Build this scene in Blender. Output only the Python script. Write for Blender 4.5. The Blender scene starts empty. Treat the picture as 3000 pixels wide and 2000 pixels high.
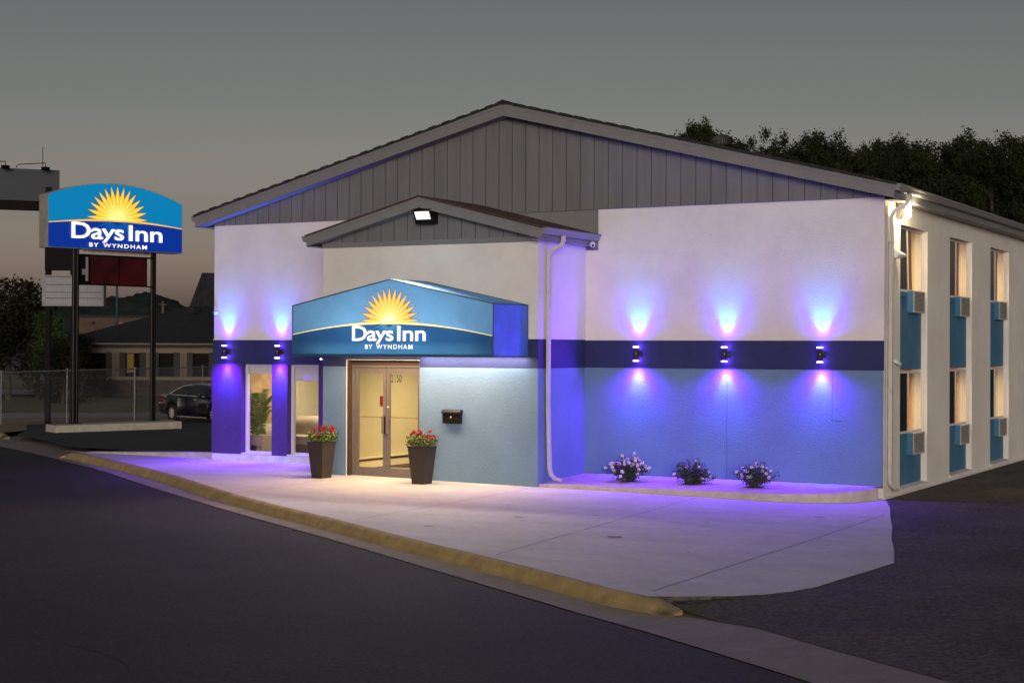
import bpy, math, random
from mathutils import Vector, Matrix, noise
rnd = random.Random(7)
C = bpy.context.scene.collection
scn = bpy.context.scene
R = math.radians
# ------------------------------------------------------------------ camera
CAM = Vector((23.2474, -28.1845, 2.6307))
F, YAW, PITCH, ROLL = 4699.283, -.5061, .0043, .0038
fw = Vector((math.sin(YAW)*math.cos(PITCH), math.cos(YAW)*math.cos(PITCH), math.sin(PITCH)))
r0 = Vector((math.cos(YAW), -math.sin(YAW), 0)); u0 = r0.cross(fw)
rv = math.cos(ROLL)*r0 + math.sin(ROLL)*u0; uv = -math.sin(ROLL)*r0 + math.cos(ROLL)*u0
cd = bpy.data.cameras.new('camera'); cam = bpy.data.objects.new('camera', cd); C.objects.link(cam)
cd.sensor_width = 36; cd.lens = F/3000*36; cd.clip_start = .5; cd.clip_end = 6000
mw = Matrix((rv, uv, -fw)).transposed().to_4x4(); mw.translation = CAM; cam.matrix_world = mw
scn.camera = cam
# ------------------------------------------------------------------ sky, sun, exposure
SUN_EL, SUN_AZ = 5.0, Vector((.50, -.866, 0)).normalized()
w = bpy.data.worlds.new('World'); scn.world = w; w.use_nodes = True
nt = w.node_tree; nt.nodes.clear()
sky = nt.nodes.new('ShaderNodeTexSky'); sky.sky_type = 'NISHITA'; sky.sun_disc = False
sky.sun_elevation = R(SUN_EL); sky.sun_rotation = math.atan2(SUN_AZ.x, SUN_AZ.y)
sky.air_density = 1.0; sky.dust_density = 4.0; sky.ozone_density = 1.0
hs = nt.nodes.new('ShaderNodeHueSaturation'); hs.inputs['Saturation'].default_value = .22; hs.inputs['Value'].default_value = 1.0
bgd = nt.nodes.new('ShaderNodeBackground'); bgd.inputs[1].default_value = .40
wo = nt.nodes.new('ShaderNodeOutputWorld')
nt.links.new(sky.outputs[0], hs.inputs['Color']); 
tcw = nt.nodes.new('ShaderNodeTexCoord'); sxw = nt.nodes.new('ShaderNodeSeparateXYZ'); crw = nt.nodes.new('ShaderNodeValToRGB'); mxw = nt.nodes.new('ShaderNodeMix'); mxw.data_type = 'RGBA'; mxw.blend_type = 'MULTIPLY'; mxw.inputs[0].default_value = 1
nt.links.new(tcw.outputs['Generated'], sxw.inputs[0]); nt.links.new(sxw.outputs[2], crw.inputs[0])
e = crw.color_ramp.elements; e[0].position = 0; e[0].color = (.95, .72, .66, 1); e[1].position = 1; e[1].color = (.17, .19, .215, 1)
for pos, c in ((.03, (.66, .52, .47, 1)), (.08, (.36, .32, .30, 1)), (.15, (.225, .224, .219, 1)), (.24, (.148, .155, .160, 1))): k = e.new(pos); k.color = c
nt.links.new(hs.outputs[0], mxw.inputs[6]); nt.links.new(crw.outputs[0], mxw.inputs[7]); nt.links.new(mxw.outputs[2], bgd.inputs[0]); nt.links.new(bgd.outputs[0], wo.inputs[0])
sl = bpy.data.lights.new('sun', 'SUN'); sl.energy = 1.16; sl.angle = R(20); sl.color = (1, .925, .85)
so = bpy.data.objects.new('sun', sl); C.objects.link(so)
sd = Vector((SUN_AZ.x*math.cos(R(SUN_EL)), SUN_AZ.y*math.cos(R(SUN_EL)), math.sin(R(SUN_EL))))
so.rotation_euler = (-sd).to_track_quat('-Z', 'Y').to_euler(); so.location = sd*60
scn.view_settings.view_transform = 'Standard'; scn.view_settings.look = 'None'
scn.view_settings.exposure = 0; scn.view_settings.gamma = 1

# ------------------------------------------------------------------ materials
MATS = {}
def mat(name, col, rough=.7, metal=0, var=.0, vscale=3., bump=0., bscale=40., emit=None, estr=0, spec=.5, stretch=None, detail=4, trans=0, coat=0, col2=None, lo=.35, hi=.65):
    m = bpy.data.materials.new(name); m.use_nodes = True; n = m.node_tree; N = n.nodes; L = n.links
    b = N['Principled BSDF']; b.inputs['Base Color'].default_value = (*col, 1); b.inputs['Roughness'].default_value = rough
    b.inputs['Metallic'].default_value = metal; b.inputs['Specular IOR Level'].default_value = spec
    if trans: b.inputs['Transmission Weight'].default_value = trans
    if coat: b.inputs['Coat Weight'].default_value = coat; b.inputs['Coat Roughness'].default_value = .05
    if emit: b.inputs['Emission Color'].default_value = (*emit, 1); b.inputs['Emission Strength'].default_value = estr
    if var or bump or col2:
        tc = N.new('ShaderNodeTexCoord'); mp = N.new('ShaderNodeMapping'); L.new(tc.outputs['Object'], mp.inputs[0])
        if stretch: mp.inputs['Scale'].default_value = stretch
        if var or col2:
            t = N.new('ShaderNodeTexNoise'); t.inputs['Scale'].default_value = vscale; t.inputs['Detail'].default_value = detail; t.inputs['Roughness'].default_value = .65
            L.new(mp.outputs[0], t.inputs[0]); cr = N.new('ShaderNodeValToRGB')
            c2 = col2 or tuple(min(1, c*(1+var)) for c in col); c1 = col if col2 else tuple(c*(1-var) for c in col)
            cr.color_ramp.elements[0].color = (*c1, 1); cr.color_ramp.elements[1].color = (*c2, 1)
            cr.color_ramp.elements[0].position = lo; cr.color_ramp.elements[1].position = hi
            L.new(t.outputs[0], cr.inputs[0]); L.new(cr.outputs[0], b.inputs['Base Color'])
        if bump:
            t2 = N.new('ShaderNodeTexNoise'); t2.inputs['Scale'].default_value = bscale; t2.inputs['Detail'].default_value = 3
            L.new(tc.outputs['Object'], t2.inputs[0]); bp = N.new('ShaderNodeBump'); bp.inputs['Strength'].default_value = min(1, bump); bp.inputs['Distance'].default_value = .01*max(1, bump)
            L.new(t2.outputs[0], bp.inputs['Height']); L.new(bp.outputs[0], b.inputs['Normal'])
    MATS[name] = m; return m
def add_noise_color(m, scale, amount, detail=2):      # multiply fine speckle into the base colour
    n = m.node_tree; N = n.nodes; L = n.links; b = N['Principled BSDF']; s = b.inputs['Base Color']
    tc = N.new('ShaderNodeTexCoord'); t = N.new('ShaderNodeTexNoise'); t.inputs['Scale'].default_value = scale; t.inputs['Detail'].default_value = detail
    L.new(tc.outputs['Object'], t.inputs[0]); mr = N.new('ShaderNodeMapRange'); mr.inputs[1].default_value = .3; mr.inputs[2].default_value = .7
    mr.inputs[3].default_value = 1-amount; mr.inputs[4].default_value = 1+amount; L.new(t.outputs[0], mr.inputs[0])
    mx = N.new('ShaderNodeMix'); mx.data_type = 'RGBA'; mx.blend_type = 'MULTIPLY'; mx.inputs[0].default_value = 1
    if s.is_linked: L.new(s.links[0].from_socket, mx.inputs[6])
    else: mx.inputs[6].default_value = s.default_value
    L.new(mr.outputs[0], mx.inputs[7]); L.new(mx.outputs[2], s)
mat('stucco_white', (.70, .66, .60), .85, var=.06, vscale=.9, bump=.6, bscale=34)
mat('stucco_navy', (.016, .022, .085), .75, var=.12, vscale=2, bump=.6, bscale=34)
mat('stucco_blue', (.125, .21, .31), .8, var=.07, vscale=1.1, bump=.65, bscale=34)
mat('panel_blue', (.045, .15, .26), .75, var=.1, vscale=2, bump=.6, bscale=60)
mat('navy_lower', (.060, .030, .13), .75, var=.1, vscale=2, bump=.65, bscale=34)
mat('foundation', (.66, .62, .58), .85, var=.1, vscale=5, bump=.6, bscale=40)
mat('siding', (.15, .15, .155), .75, var=.10, vscale=4, stretch=(1, 1, .12), bump=.25, bscale=30)
mat('groove', (.045, .045, .05), .9)
mat('trim_grey', (.18, .18, .182), .6, var=.06, vscale=3)
mat('soffit', (.26, .25, .25), .7)
mat('gutter_grey', (.20, .20, .20), .4, var=.05, vscale=3)
mat('downspout', (.55, .52, .47), .45, var=.08, vscale=4)
mat('shingle', (.022, .020, .018), .95, var=.5, vscale=9, bump=1, bscale=30)
mat('shingle_brown', (.06, .036, .031), .95, var=.4, vscale=22, bump=1, bscale=50)
mat('shingle_dark', (.011, .011, .013), .9, var=.45, vscale=3, bump=1, bscale=14)
mat('concrete', (.56, .53, .50), .8, var=.09, vscale=.9, bump=.25, bscale=70, stretch=(1, 1.6, 1), detail=9)
add_noise_color(MATS['concrete'], 9, .06, 8)
mat('concrete_kerb', (.38, .265, .11), .85, var=.22, vscale=3.5, bump=.6, bscale=45, detail=8)
mat('concrete_pan', (.24, .195, .175), .88, var=.16, vscale=1.6, bump=.5, bscale=60, detail=8)
add_noise_color(MATS['concrete_pan'], 60, .15)
mat('bed_kerb', (.46, .41, .33), .85, var=.15, vscale=4, bump=.5, bscale=45, detail=8)
mat('asphalt', (.034, .030, .0265), .88, var=.22, vscale=.30, bump=1, bscale=75, detail=8, spec=.3)
add_noise_color(MATS['asphalt'], 24, .40, 5)
mat('asphalt_old', (.076, .065, .057), .9, var=.28, vscale=.45, bump=1.2, bscale=60, detail=9, spec=.3)
add_noise_color(MATS['asphalt_old'], 18, .6, 5)
mat('asphalt_fresh', (.045, .042, .043), .85, var=.15, vscale=.6, bump=.6, bscale=60, spec=.3)
mat('asphalt_crack', (.022, .020, .020), .95)
mat('crack', (.12, .11, .105), .95)
mat('stain', (.26, .24, .22), .85)
mat('rust', (.20, .11, .07), .9, var=.4, vscale=8)
mat('lawn', (.06, .085, .016), .95, var=.5, vscale=1.1, bump=1, bscale=10, detail=8, col2=(.13, .115, .045))
mat('dry_grass', (.15, .105, .055), .95, bump=1, bscale=14, col2=(.28, .20, .11), vscale=1.8, detail=9)
mat('dirt', (.05, .045, .035), .95, var=.3, vscale=.5)
mat('path_pale', (.26, .235, .22), .9, var=.15, vscale=1)
mat('hill_hazy_green', (.022, .032, .030), 1, col2=(.048, .060, .050), vscale=.06, detail=6, spec=0)  # distant air haze is put into this colour as a bluish tint
mat('frame_white', (.62, .60, .60), .45)
mat('frame_alu', (.175, .15, .13), .45, metal=.3, var=.06, vscale=5)
mat('frame_dark', (.07, .05, .032), .5, metal=.3)
mat('metal_rail', (.62, .60, .55), .4, metal=.1)
mat('black_metal', (.008, .007, .006), .4, spec=.25)
mat('black_paint', (.010, .010, .010), .5)
mat('pot', (.030, .022, .018), .55, var=.2, vscale=6, bump=.2, bscale=80)
mat('soil', (.03, .02, .012), 1)
mat('leaf', (.055, .095, .015), .6, var=.5, vscale=14)
mat('leaf_light', (.20, .26, .04), .55, var=.4, vscale=9)
mat('petal_red', (.30, .006, .012), .6, var=.5, vscale=30)
mat('petal_white', (.80, .70, .68), .6, var=.2, vscale=25)
mat('bush_leaf', (.030, .050, .016), .6, var=.5, vscale=20)
mat('blade', (.22, .24, .08), .6)
mat('tree_leaf', (.010, .014, .006), .85, col2=(.030, .036, .012), vscale=.55, detail=3, spec=.1)
mat('tree_leaf_b', (.008, .010, .006), .9, col2=(.022, .022, .010), vscale=.5, spec=.1)
mat('tree_leaf_c', (.020, .040, .010), .8, col2=(.045, .075, .018), vscale=.7, spec=.1)
mat('bark', (.045, .034, .026), .95, var=.4, vscale=6, bump=1, bscale=20)
mat('camera_white', (.75, .73, .72), .35)
mat('lens_black', (.01, .01, .012), .1)
mat('galv', (.17, .17, .175), .5, metal=.3, var=.2, vscale=6)
mat('turbine_metal', (.10, .095, .09), .45, metal=.6)
mat('navy_fabric', (.022, .105, .26), .6, var=.10, vscale=2.2, bump=.25, bscale=7)
mat('awning_blue', (.18, .43, .68), .6, var=.07, vscale=2.2, bump=.25, bscale=7)
mat('awning_side', (.10, .25, .68), .6, var=.10, vscale=2.5, bump=.35, bscale=8)  # same awning fabric, with the blue lamp spill put into its colour
def translucent(name, k):
    m = MATS[name]; n = m.node_tree; N = n.nodes; L = n.links; b = N['Principled BSDF']; t = N.new('ShaderNodeBsdfTranslucent'); mx = N.new('ShaderNodeMixShader'); mx.inputs[0].default_value = k
    s = b.inputs['Base Color']
    if s.is_linked: L.new(s.links[0].from_socket, t.inputs[0])
    L.new(b.outputs[0], mx.inputs[1]); L.new(t.outputs[0], mx.inputs[2]); L.new(mx.outputs[0], N['Material Output'].inputs[0])
for n_ in ('navy_fabric', 'awning_blue', 'awning_side'): translucent(n_, .35)
mat('piping', (.03, .08, .11), .6)
mat('sun_orange', (.95, .50, .10), .6, emit=(1, .50, .08), estr=.62)
mat('sun_yellow', (1, .80, .3), .6, emit=(1, .72, .20), estr=1.0)
mat('sun_pale', (1, .85, .4), .6, emit=(1, .82, .38), estr=1.0)
mat('letter_white', (.9, .88, .85), .6, emit=(1, .93, .86), estr=1.1)
mat('teal_ray', (.20, .55, .70), .6, emit=(.15, .50, .68), estr=.55)
mat('outline_navy', (.03, .03, .10), .6)
mat('lit_blue', (0, .10, .2), .35, emit=(.0, .185, .43), estr=.9)
mat('lit_navy', (0, .02, .1), .35, emit=(.001, .020, .25), estr=1)
mat('lit_orange', (.5, .25, .02), .35, emit=(1, .48, .018), estr=1)
mat('lit_pale', (.5, .45, .2), .35, emit=(1, .83, .22), estr=1)
mat('lit_white', (.6, .6, .6), .35, emit=(1, .95, .90), estr=1.25)
mat('lit_teal', (0, .1, .2), .35, emit=(.0, .14, .42), estr=1)
mat('sign_return', (.30, .27, .23), .6, var=.2, vscale=3)
mat('sign_black', (.006, .005, .005), .6, spec=.08)
mat('marquee_red', (.055, .004, .005), .35, var=.6, vscale=1.1)
mat('reader_white', (.24, .25, .27), .5, var=.08, vscale=4)
mat('billboard_grey', (.055, .062, .070), .8, var=.08, vscale=.3)
mat('bristle', (.28, .27, .26), .6)
mat('led_lens', (.8, .8, .9), .3, emit=(.30, .16, 1), estr=32)
mat('led_core', (.8, .8, .9), .3, emit=(.6, .7, 1), estr=7)
mat('flood_glass', (.8, .8, .8), .25, emit=(1, .92, .78), estr=.9)
mat('flood_hot', (.8, .8, .8), .25, emit=(1, .84, .62), estr=60)
mat('wall_beige', (.56, .53, .43), .8, var=.03, vscale=2)
mat('wall_warm', (.75, .45, .19), .8, var=.03, vscale=2)
mat('floor_brown', (.12, .07, .04), .5, var=.3, vscale=4)
mat('curtain_brown', (.20, .09, .022), .8, var=.12, vscale=9, stretch=(1, 8, .1))
mat('curtain_dark', (.022, .022, .024), .7, var=.2, vscale=9, stretch=(1, 8, .1))
mat('heater', (.80, .72, .60), .5)
mat('alarm_red', (.45, .03, .02), .4)
mat('sofa', (.30, .24, .20), .8, var=.08, vscale=6)
mat('sofa_dark', (.12, .10, .12), .8)
mat('picture', (.30, .18, .10), .6, col2=(.45, .32, .2), vscale=3)
mat('palm', (.11, .15, .025), .5, var=.4, vscale=8)
mat('ac_grille', (.48, .45, .40), .5)
mat('ac_dark', (.05, .05, .05), .7)
mat('lamp_body', (.022, .020, .028), .35, spec=.6)
mat('car_paint', (.006, .008, .016), .22, coat=1)
mat('car_glass', (.03, .03, .032), .08)
mat('chrome', (.65, .60, .54), .3, metal=.4)
mat('rim_alloy', (.62, .56, .46), .4, metal=.2)
mat('tyre', (.010, .009, .009), .8)
mat('tail_red', (.25, .01, .015), .3)
mat('tail_clear', (.5, .45, .4), .3)
mat('rest_wall', (.15, .115, .078), .85, var=.08, vscale=1)
mat('rest_trim', (.19, .155, .11), .8, var=.06, vscale=1)
mat('rest_dark', (.004, .003, .003), .5, spec=.05)
mat('shutter_brown', (.016, .012, .010), .7)
mat('brick_brown', (.030, .022, .017), .9, col2=(.085, .058, .038), vscale=2.2, stretch=(1, 1, 4), detail=3)
mat('yellow_lit', (.25, .15, .015), .7)  # yellow of a lit item, light put in as plain colour
mat('tan_wall', (.13, .083, .060), .9, var=.08, vscale=.6)
mat('pole_blue', (.03, .055, .09), .6)
mat('number_dark', (.03, .025, .02), .5)
translucent('curtain_brown', .45)
def mat_glass(name, tint=(1, 1, 1), mix=.12, rough=.02):
    m = bpy.data.materials.new(name); m.use_nodes = True; n = m.node_tree; n.nodes.clear(); N = n.nodes; L = n.links
    t = N.new('ShaderNodeBsdfTransparent'); t.inputs[0].default_value = (*tint, 1)
    g = N.new('ShaderNodeBsdfGlossy'); g.inputs['Roughness'].default_value = rough
    lw = N.new('ShaderNodeLayerWeight'); lw.inputs[0].default_value = .25
    mr = N.new('ShaderNodeMapRange'); mr.inputs[3].default_value = mix*.4; mr.inputs[4].default_value = .35
    mx = N.new('ShaderNodeMixShader'); o = N.new('ShaderNodeOutputMaterial')
    L.new(lw.outputs['Fresnel'], mr.inputs[0]); L.new(mr.outputs[0], mx.inputs[0]); L.new(t.outputs[0], mx.inputs[1]); L.new(g.outputs[0], mx.inputs[2]); L.new(mx.outputs[0], o.inputs[0])
    MATS[name] = m
mat_glass('glass', (.95, .96, .92))
mat_glass('glass_door', (.90, .85, .70), .10)
def tile_grooves(name, axis, period, width, dark=.25):   # vertical grooves of sheet siding, tied to the wall's own coordinate
    m = MATS[name]; n = m.node_tree; N = n.nodes; L = n.links; b = N['Principled BSDF']; s = b.inputs['Base Color']
    tc = N.new('ShaderNodeTexCoord'); sx = N.new('ShaderNodeSeparateXYZ'); L.new(tc.outputs['Object'], sx.inputs[0])
    out = None
    for per, wd, dk in ((period, width, dark), (period, .004, .75)):
        a = N.new('ShaderNodeMath'); a.operation = 'ADD'; a.inputs[1].default_value = 100*per + (0 if wd == width else per*.42); L.new(sx.outputs[axis], a.inputs[0])
        f = N.new('ShaderNodeMath'); f.operation = 'MODULO'; f.inputs[1].default_value = per; L.new(a.outputs[0], f.inputs[0])
        g = N.new('ShaderNodeMath'); g.operation = 'LESS_THAN'; g.inputs[1].default_value = wd; L.new(f.outputs[0], g.inputs[0])
        mx = N.new('ShaderNodeMix'); mx.data_type = 'RGBA'; mx.blend_type = 'MULTIPLY'; L.new(g.outputs[0], mx.inputs[0])
        src = s.links[0].from_socket if s.is_linked else None
        if src: L.new(src, mx.inputs[6])
        else: mx.inputs[6].default_value = s.default_value
        mx.inputs[7].default_value = (dk, dk, dk*1.1, 1); L.new(mx.outputs[2], s)
tile_grooves('siding', 0, .305, .016, .22)

# ------------------------------------------------------------------ mesh helpers
class MB:
    def __init__(s, M=None): s.v = []; s.f = []; s.m = []; s.mats = []; s.M = M; s.sm = []
    def mi(s, m):
        if m not in s.mats: s.mats.append(m)
        return s.mats.index(m)
    def add(s, vs, fs, m, smooth=False):
        b = len(s.v); k = s.mi(m)
        for p in vs:
            p = Vector(p); s.v.append(tuple(s.M @ p) if s.M else tuple(p))
        for f in fs: s.f.append([b+i for i in f]); s.m.append(k); s.sm.append(smooth)
        return s
    def box(s, x0, x1, y0, y1, z0, z1, m):
        vs = [(x, y, z) for z in (z0, z1) for y in (y0, y1) for x in (x0, x1)]
        return s.add(vs, [(0, 2, 3, 1), (4, 5, 7, 6), (0, 1, 5, 4), (2, 6, 7, 3), (0, 4, 6, 2), (1, 3, 7, 5)], m)
    def hexa(s, lo, hi, m):     # two loops of points
        n = len(lo); vs = list(lo)+list(hi)
        fs = [tuple(reversed(range(n))), tuple(range(n, 2*n))]+[(i, (i+1) % n, n+(i+1) % n, n+i) for i in range(n)]
        return s.add(vs, fs, m)
    def prism(s, pts, d, m):    # pts 3D loop, extruded by vector d
        d = Vector(d); return s.hexa([Vector(p) for p in pts], [Vector(p)+d for p in pts], m)
    def tube(s, path, r, m, n=8, caps=True, smooth=True):
        path = [Vector(p) for p in path]; vs = []; prev = None
        for i, p in enumerate(path):
            t = (path[min(i+1, len(path)-1)]-path[max(i-1, 0)]).normalized()
            a = Vector((0, 0, 1)) if abs(t.z) < .9 else Vector((1, 0, 0))
            if prev is not None: a = prev
            u = t.cross(a).normalized(); w_ = u.cross(t).normalized(); prev = w_
            rr = r[i] if isinstance(r, (list, tuple)) else r
            for k in range(n):
                an = 2*math.pi*(k+.5)/n; vs.append(p+rr*(math.cos(an)*u+math.sin(an)*w_))
        fs = [(i*n+k, i*n+(k+1) % n, (i+1)*n+(k+1) % n, (i+1)*n+k) for i in range(len(path)-1) for k in range(n)]
        s.add(vs, fs, m, smooth)
        if caps:
            L_ = len(path)-1; s.add([vs[k] for k in range(n)], [tuple(range(n))], m); s.add([vs[L_*n+k] for k in range(n)], [tuple(reversed(range(n)))], m)
        return s
    def flat(s, path, hw, hd, m, up=(0, 1, 0)):   # rectangular duct along a path; up = fixed side vector
        path = [Vector(p) for p in path]; a = Vector(up).normalized(); vs = []
        for i, p in enumerate(path):
            t = (path[min(i+1, len(path)-1)]-path[max(i-1, 0)]).normalized(); b = t.cross(a).normalized()
            vs += [p+a*hw+b*hd, p-a*hw+b*hd, p-a*hw-b*hd, p+a*hw-b*hd]
        fs = [(i*4+k, i*4+(k+1) % 4, (i+1)*4+(k+1) % 4, (i+1)*4+k) for i in range(len(path)-1) for k in range(4)]
        L_ = 4*(len(path)-1); fs += [(0, 1, 2, 3), (L_+3, L_+2, L_+1, L_)]
        return s.add(vs, fs, m)
    def lathe(s, prof, c, m, n=20, axis='z', smooth=True):
        vs = []
        for r, h in prof:
            for k in range(n):
                a = 2*math.pi*k/n; q = (r*math.cos(a), r*math.sin(a), h)
                if axis == 'x': q = (h, q[0], q[1])
                if axis == 'y': q = (q[0], h, q[1])
                vs.append(Vector(c)+Vector(q))
        fs = [(i*n+k, i*n+(k+1) % n, (i+1)*n+(k+1) % n, (i+1)*n+k) for i in range(len(prof)-1) for k in range(n)]
        return s.add(vs, fs, m, smooth)
    def obj(s, name):
        me = bpy.data.meshes.new(name); me.from_pydata(s.v, [], s.f)
        for k in s.mats: me.materials.append(MATS[k])
        me.polygons.foreach_set('material_index', s.m); me.polygons.foreach_set('use_smooth', s.sm); me.update()
        o = bpy.data.objects.new(name, me); C.objects.link(o); return o
WL = {}
def part(mb, name, parent, label=None, local=False):
    o = mb.obj(name); o.parent = parent
    if parent.type == 'EMPTY' and not local: o.location = -Vector(WL[parent.name])
    if label: o['label'] = label
    return o
def tag(o, label, cat, group=None):
    o['label'] = label; o['category'] = cat
    if group: o['group'] = group
    return o
def thing(name, label, cat, loc=(0, 0, 0), rz=0, group=None):
    o = bpy.data.objects.new(name, None); C.objects.link(o); o.location = loc; o.rotation_euler = (0, 0, rz); o.empty_display_size = .2
    WL[o.name] = tuple(loc); return tag(o, label, cat, group)
def struct(mb, name, kind='structure'):
    o = mb.obj(name); o['kind'] = kind; return o
def copy_tree(o, parent=None):
    c = o.copy(); C.objects.link(c)
    if parent: c.parent = parent
    for ch in list(o.children): copy_tree(ch, c)
    return c
def lamp(kind, name, loc, energy, color, parent=None, direction=None, **kw):
    l = bpy.data.lights.new(name, kind); l.energy = energy; l.color = color
    for k, v in kw.items(): setattr(l, k, v)
    o = bpy.data.objects.new(name, l); C.objects.link(o); o.location = loc
    if direction is not None: o.rotation_euler = Vector(direction).to_track_quat('-Z', 'Y').to_euler()
    if parent: o.parent = parent
    return o
def ray(px, py, d):      # a point at horizontal distance d from the camera, seen at photo pixel (px, py)
    v = fw*F + rv*(px-1500) - uv*(py-1000); return CAM + v*(d/math.hypot(v.x, v.y))
def text_geo(s, bold, width, cap, spacing=1.0):
    cu = bpy.data.curves.new('t', 'FONT'); cu.body = s; cu.offset = bold; cu.space_character = spacing; cu.resolution_u = 4
    o = bpy.data.objects.new('t', cu); C.objects.link(o); bpy.context.view_layer.update()
    dg = bpy.context.evaluated_depsgraph_get(); me = bpy.data.meshes.new_from_object(o.evaluated_get(dg))
    vs = [v.co.copy() for v in me.vertices]; fs = [tuple(p.vertices) for p in me.polygons]
    bpy.data.objects.remove(o); bpy.data.curves.remove(cu); bpy.data.meshes.remove(me)
    x0 = min(v.x for v in vs); x1 = max(v.x for v in vs); k = width/(x1-x0)
    capraw = max(v.y for v in vs)
    return [((v.x-x0)*k, v.y*cap/capraw) for v in vs], fs
def put_text(mb, o, u, v, n, s, u0_, v0_, width, cap, m, off, bold=0, spacing=1.0):
    vs, fs = text_geo(s, bold, width, cap, spacing)
    mb.add([o+u*(u0_+a)+v*(v0_+(b if b > -.03*cap else b*.62))+n*off for a, b in vs], fs, m)

# ------------------------------------------------------------------ terrain
def interp(x, xs, ys):
    if x <= xs[0]: return ys[0]
    for i in range(1, len(xs)):
        if x <= xs[i]: return ys[i-1]+(ys[i]-ys[i-1])*(x-xs[i-1])/(xs[i]-xs[i-1])
    return ys[-1]
def hl(d): return interp(d, [0, 40, 51, 58, 64, 75, 200], [.15, .15, .02, -.02, -.29, -.3, -.3])
def Gz(x, y):
    xx = min(max(x, 0), 15.2); z = .135+.00235*xx-.000817*xx*xx
    if y < 0: z += .010*max(y, -40)
    if x < 0: z += (hl(math.hypot(x-CAM.x, y-CAM.y))-.15)*min(1, -x/3)
    return z
KB = [(-14.2, 6.4), (-11.0, 4.3), (-8.2, 2.25), (-5.15, .51), (-3.82, -.12), (.09, -2.38), (2.5, -3.95), (4.74, -5.52), (6.86, -6.84), (9.04, -8.02), (11.13, -9.22), (12.98, -10.15), (14.48, -10.97), (15.62, -11.60), (17.38, -12.45), (18.9, -13.4), (20.5, -14.5), (26, -18.2), (40, -27.5)]
def off_line(P, d):     # polyline offset toward the street (right-hand side of travel)
    out = []
    for i in range(len(P)):
        a = Vector(P[max(i-1, 0)]); b = Vector(P[min(i+1, len(P)-1)]); t = (b-a).normalized(); nrm = Vector((t.y, -t.x))
        out.append((P[i][0]+nrm.x*d, P[i][1]+nrm.y*d))
    return out
def resample(P, step):
    out = []
    for i in range(len(P)-1):
        a = Vector(P[i]); b = Vector(P[i+1]); n = max(1, int((b-a).length/step))
        for k in range(n): out.append(tuple(a.lerp(b, k/n)))
    out.append(P[-1]); return out
def smooth_line(P, it=2):
    for _ in range(it):
        Q = [P[0]]
        for i in range(len(P)-1):
            a, b = P[i], P[i+1]
            Q.append((a[0]*.75+b[0]*.25, a[1]*.75+b[1]*.25)); Q.append((a[0]*.25+b[0]*.75, a[1]*.25+b[1]*.75))
        Q.append(P[-1]); P = Q
    return P
KS = resample(smooth_line(KB), .4)
def dist_line(x, y, P=KS):
    return min(math.hypot(x-a, y-b) for a, b in P)
def in_poly(x, y, P):
    c = False; j = len(P)-1
    for i in range(len(P)):
        if (P[i][1] > y) != (P[j][1] > y) and x < (P[j][0]-P[i][0])*(y-P[i][1])/(P[j][1]-P[i][1])+P[i][0]: c = not c
        j = i
    return c
import bmesh
def sheet(name, poly, zf, m, cell=1.0, jag=0, thick=0):
    """a polygon cut into cells whose vertices follow the ground height zf"""
    bm = bmesh.new(); P = resample(list(poly)+[poly[0]], cell)[:-1]
    if jag: P = [(x+rnd.uniform(-jag, jag), y+rnd.uniform(-jag, jag)) for x, y in P]
    vs = [bm.verts.new((x, y, 0)) for x, y in P]; bm.faces.new(vs)
    x0, x1 = min(p[0] for p in P), max(p[0] for p in P); y0, y1 = min(p[1] for p in P), max(p[1] for p in P)
    for ax, a, b in ((0, x0, x1), (1, y0, y1)):
        n = int((b-a)/cell)
        for k in range(1, n+1):
            co = [0, 0, 0]; no = [0, 0, 0]; co[ax] = a+k*(b-a)/(n+1); no[ax] = 1
            bmesh.ops.bisect_plane(bm, geom=bm.verts[:]+bm.edges[:]+bm.faces[:], plane_co=co, plane_no=no)
    for v in bm.verts: v.co.z = zf(v.co.x, v.co.y)
    bmesh.ops.triangulate(bm, faces=bm.faces[:])
    for f in bm.faces:
        if f.normal.z < 0: f.normal_flip()
    if thick:
        be = [e for e in bm.edges if e.is_boundary]; r_ = bmesh.ops.extrude_edge_only(bm, edges=be)
        for v in r_['geom']:
            if isinstance(v, bmesh.types.BMVert): v.co.z -= thick
            if isinstance(v, bmesh.types.BMFace): v.material_index = 1
    me = bpy.data.meshes.new(name); bm.to_mesh(me); bm.free(); me.materials.append(MATS[m]); me.materials.append(MATS['asphalt_old'])
    o = bpy.data.objects.new(name, me); C.objects.link(o); o['kind'] = 'structure'; return o
# big ground to the horizon
mb = MB(); rings = [0, 8, 16, 25, 35, 45, 55, 65, 80, 110, 160, 300, 700, 2500, 5000]; NS = 48; base = (0, 0)
vs = []
for r_ in rings:
    for k in range(NS):
        a = 2*math.pi*k/NS; x, y = base[0]+r_*math.cos(a), base[1]+r_*math.sin(a); vs.append((x, y, min(Gz(x, y), .12)-.5))
mb.add(vs, [(i*NS+k, (i+1)*NS+k, (i+1)*NS+(k+1) % NS, i*NS+(k+1) % NS) for i in range(len(rings)-1) for k in range(NS)], 'dirt')
struct(mb, 'ground')
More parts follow.
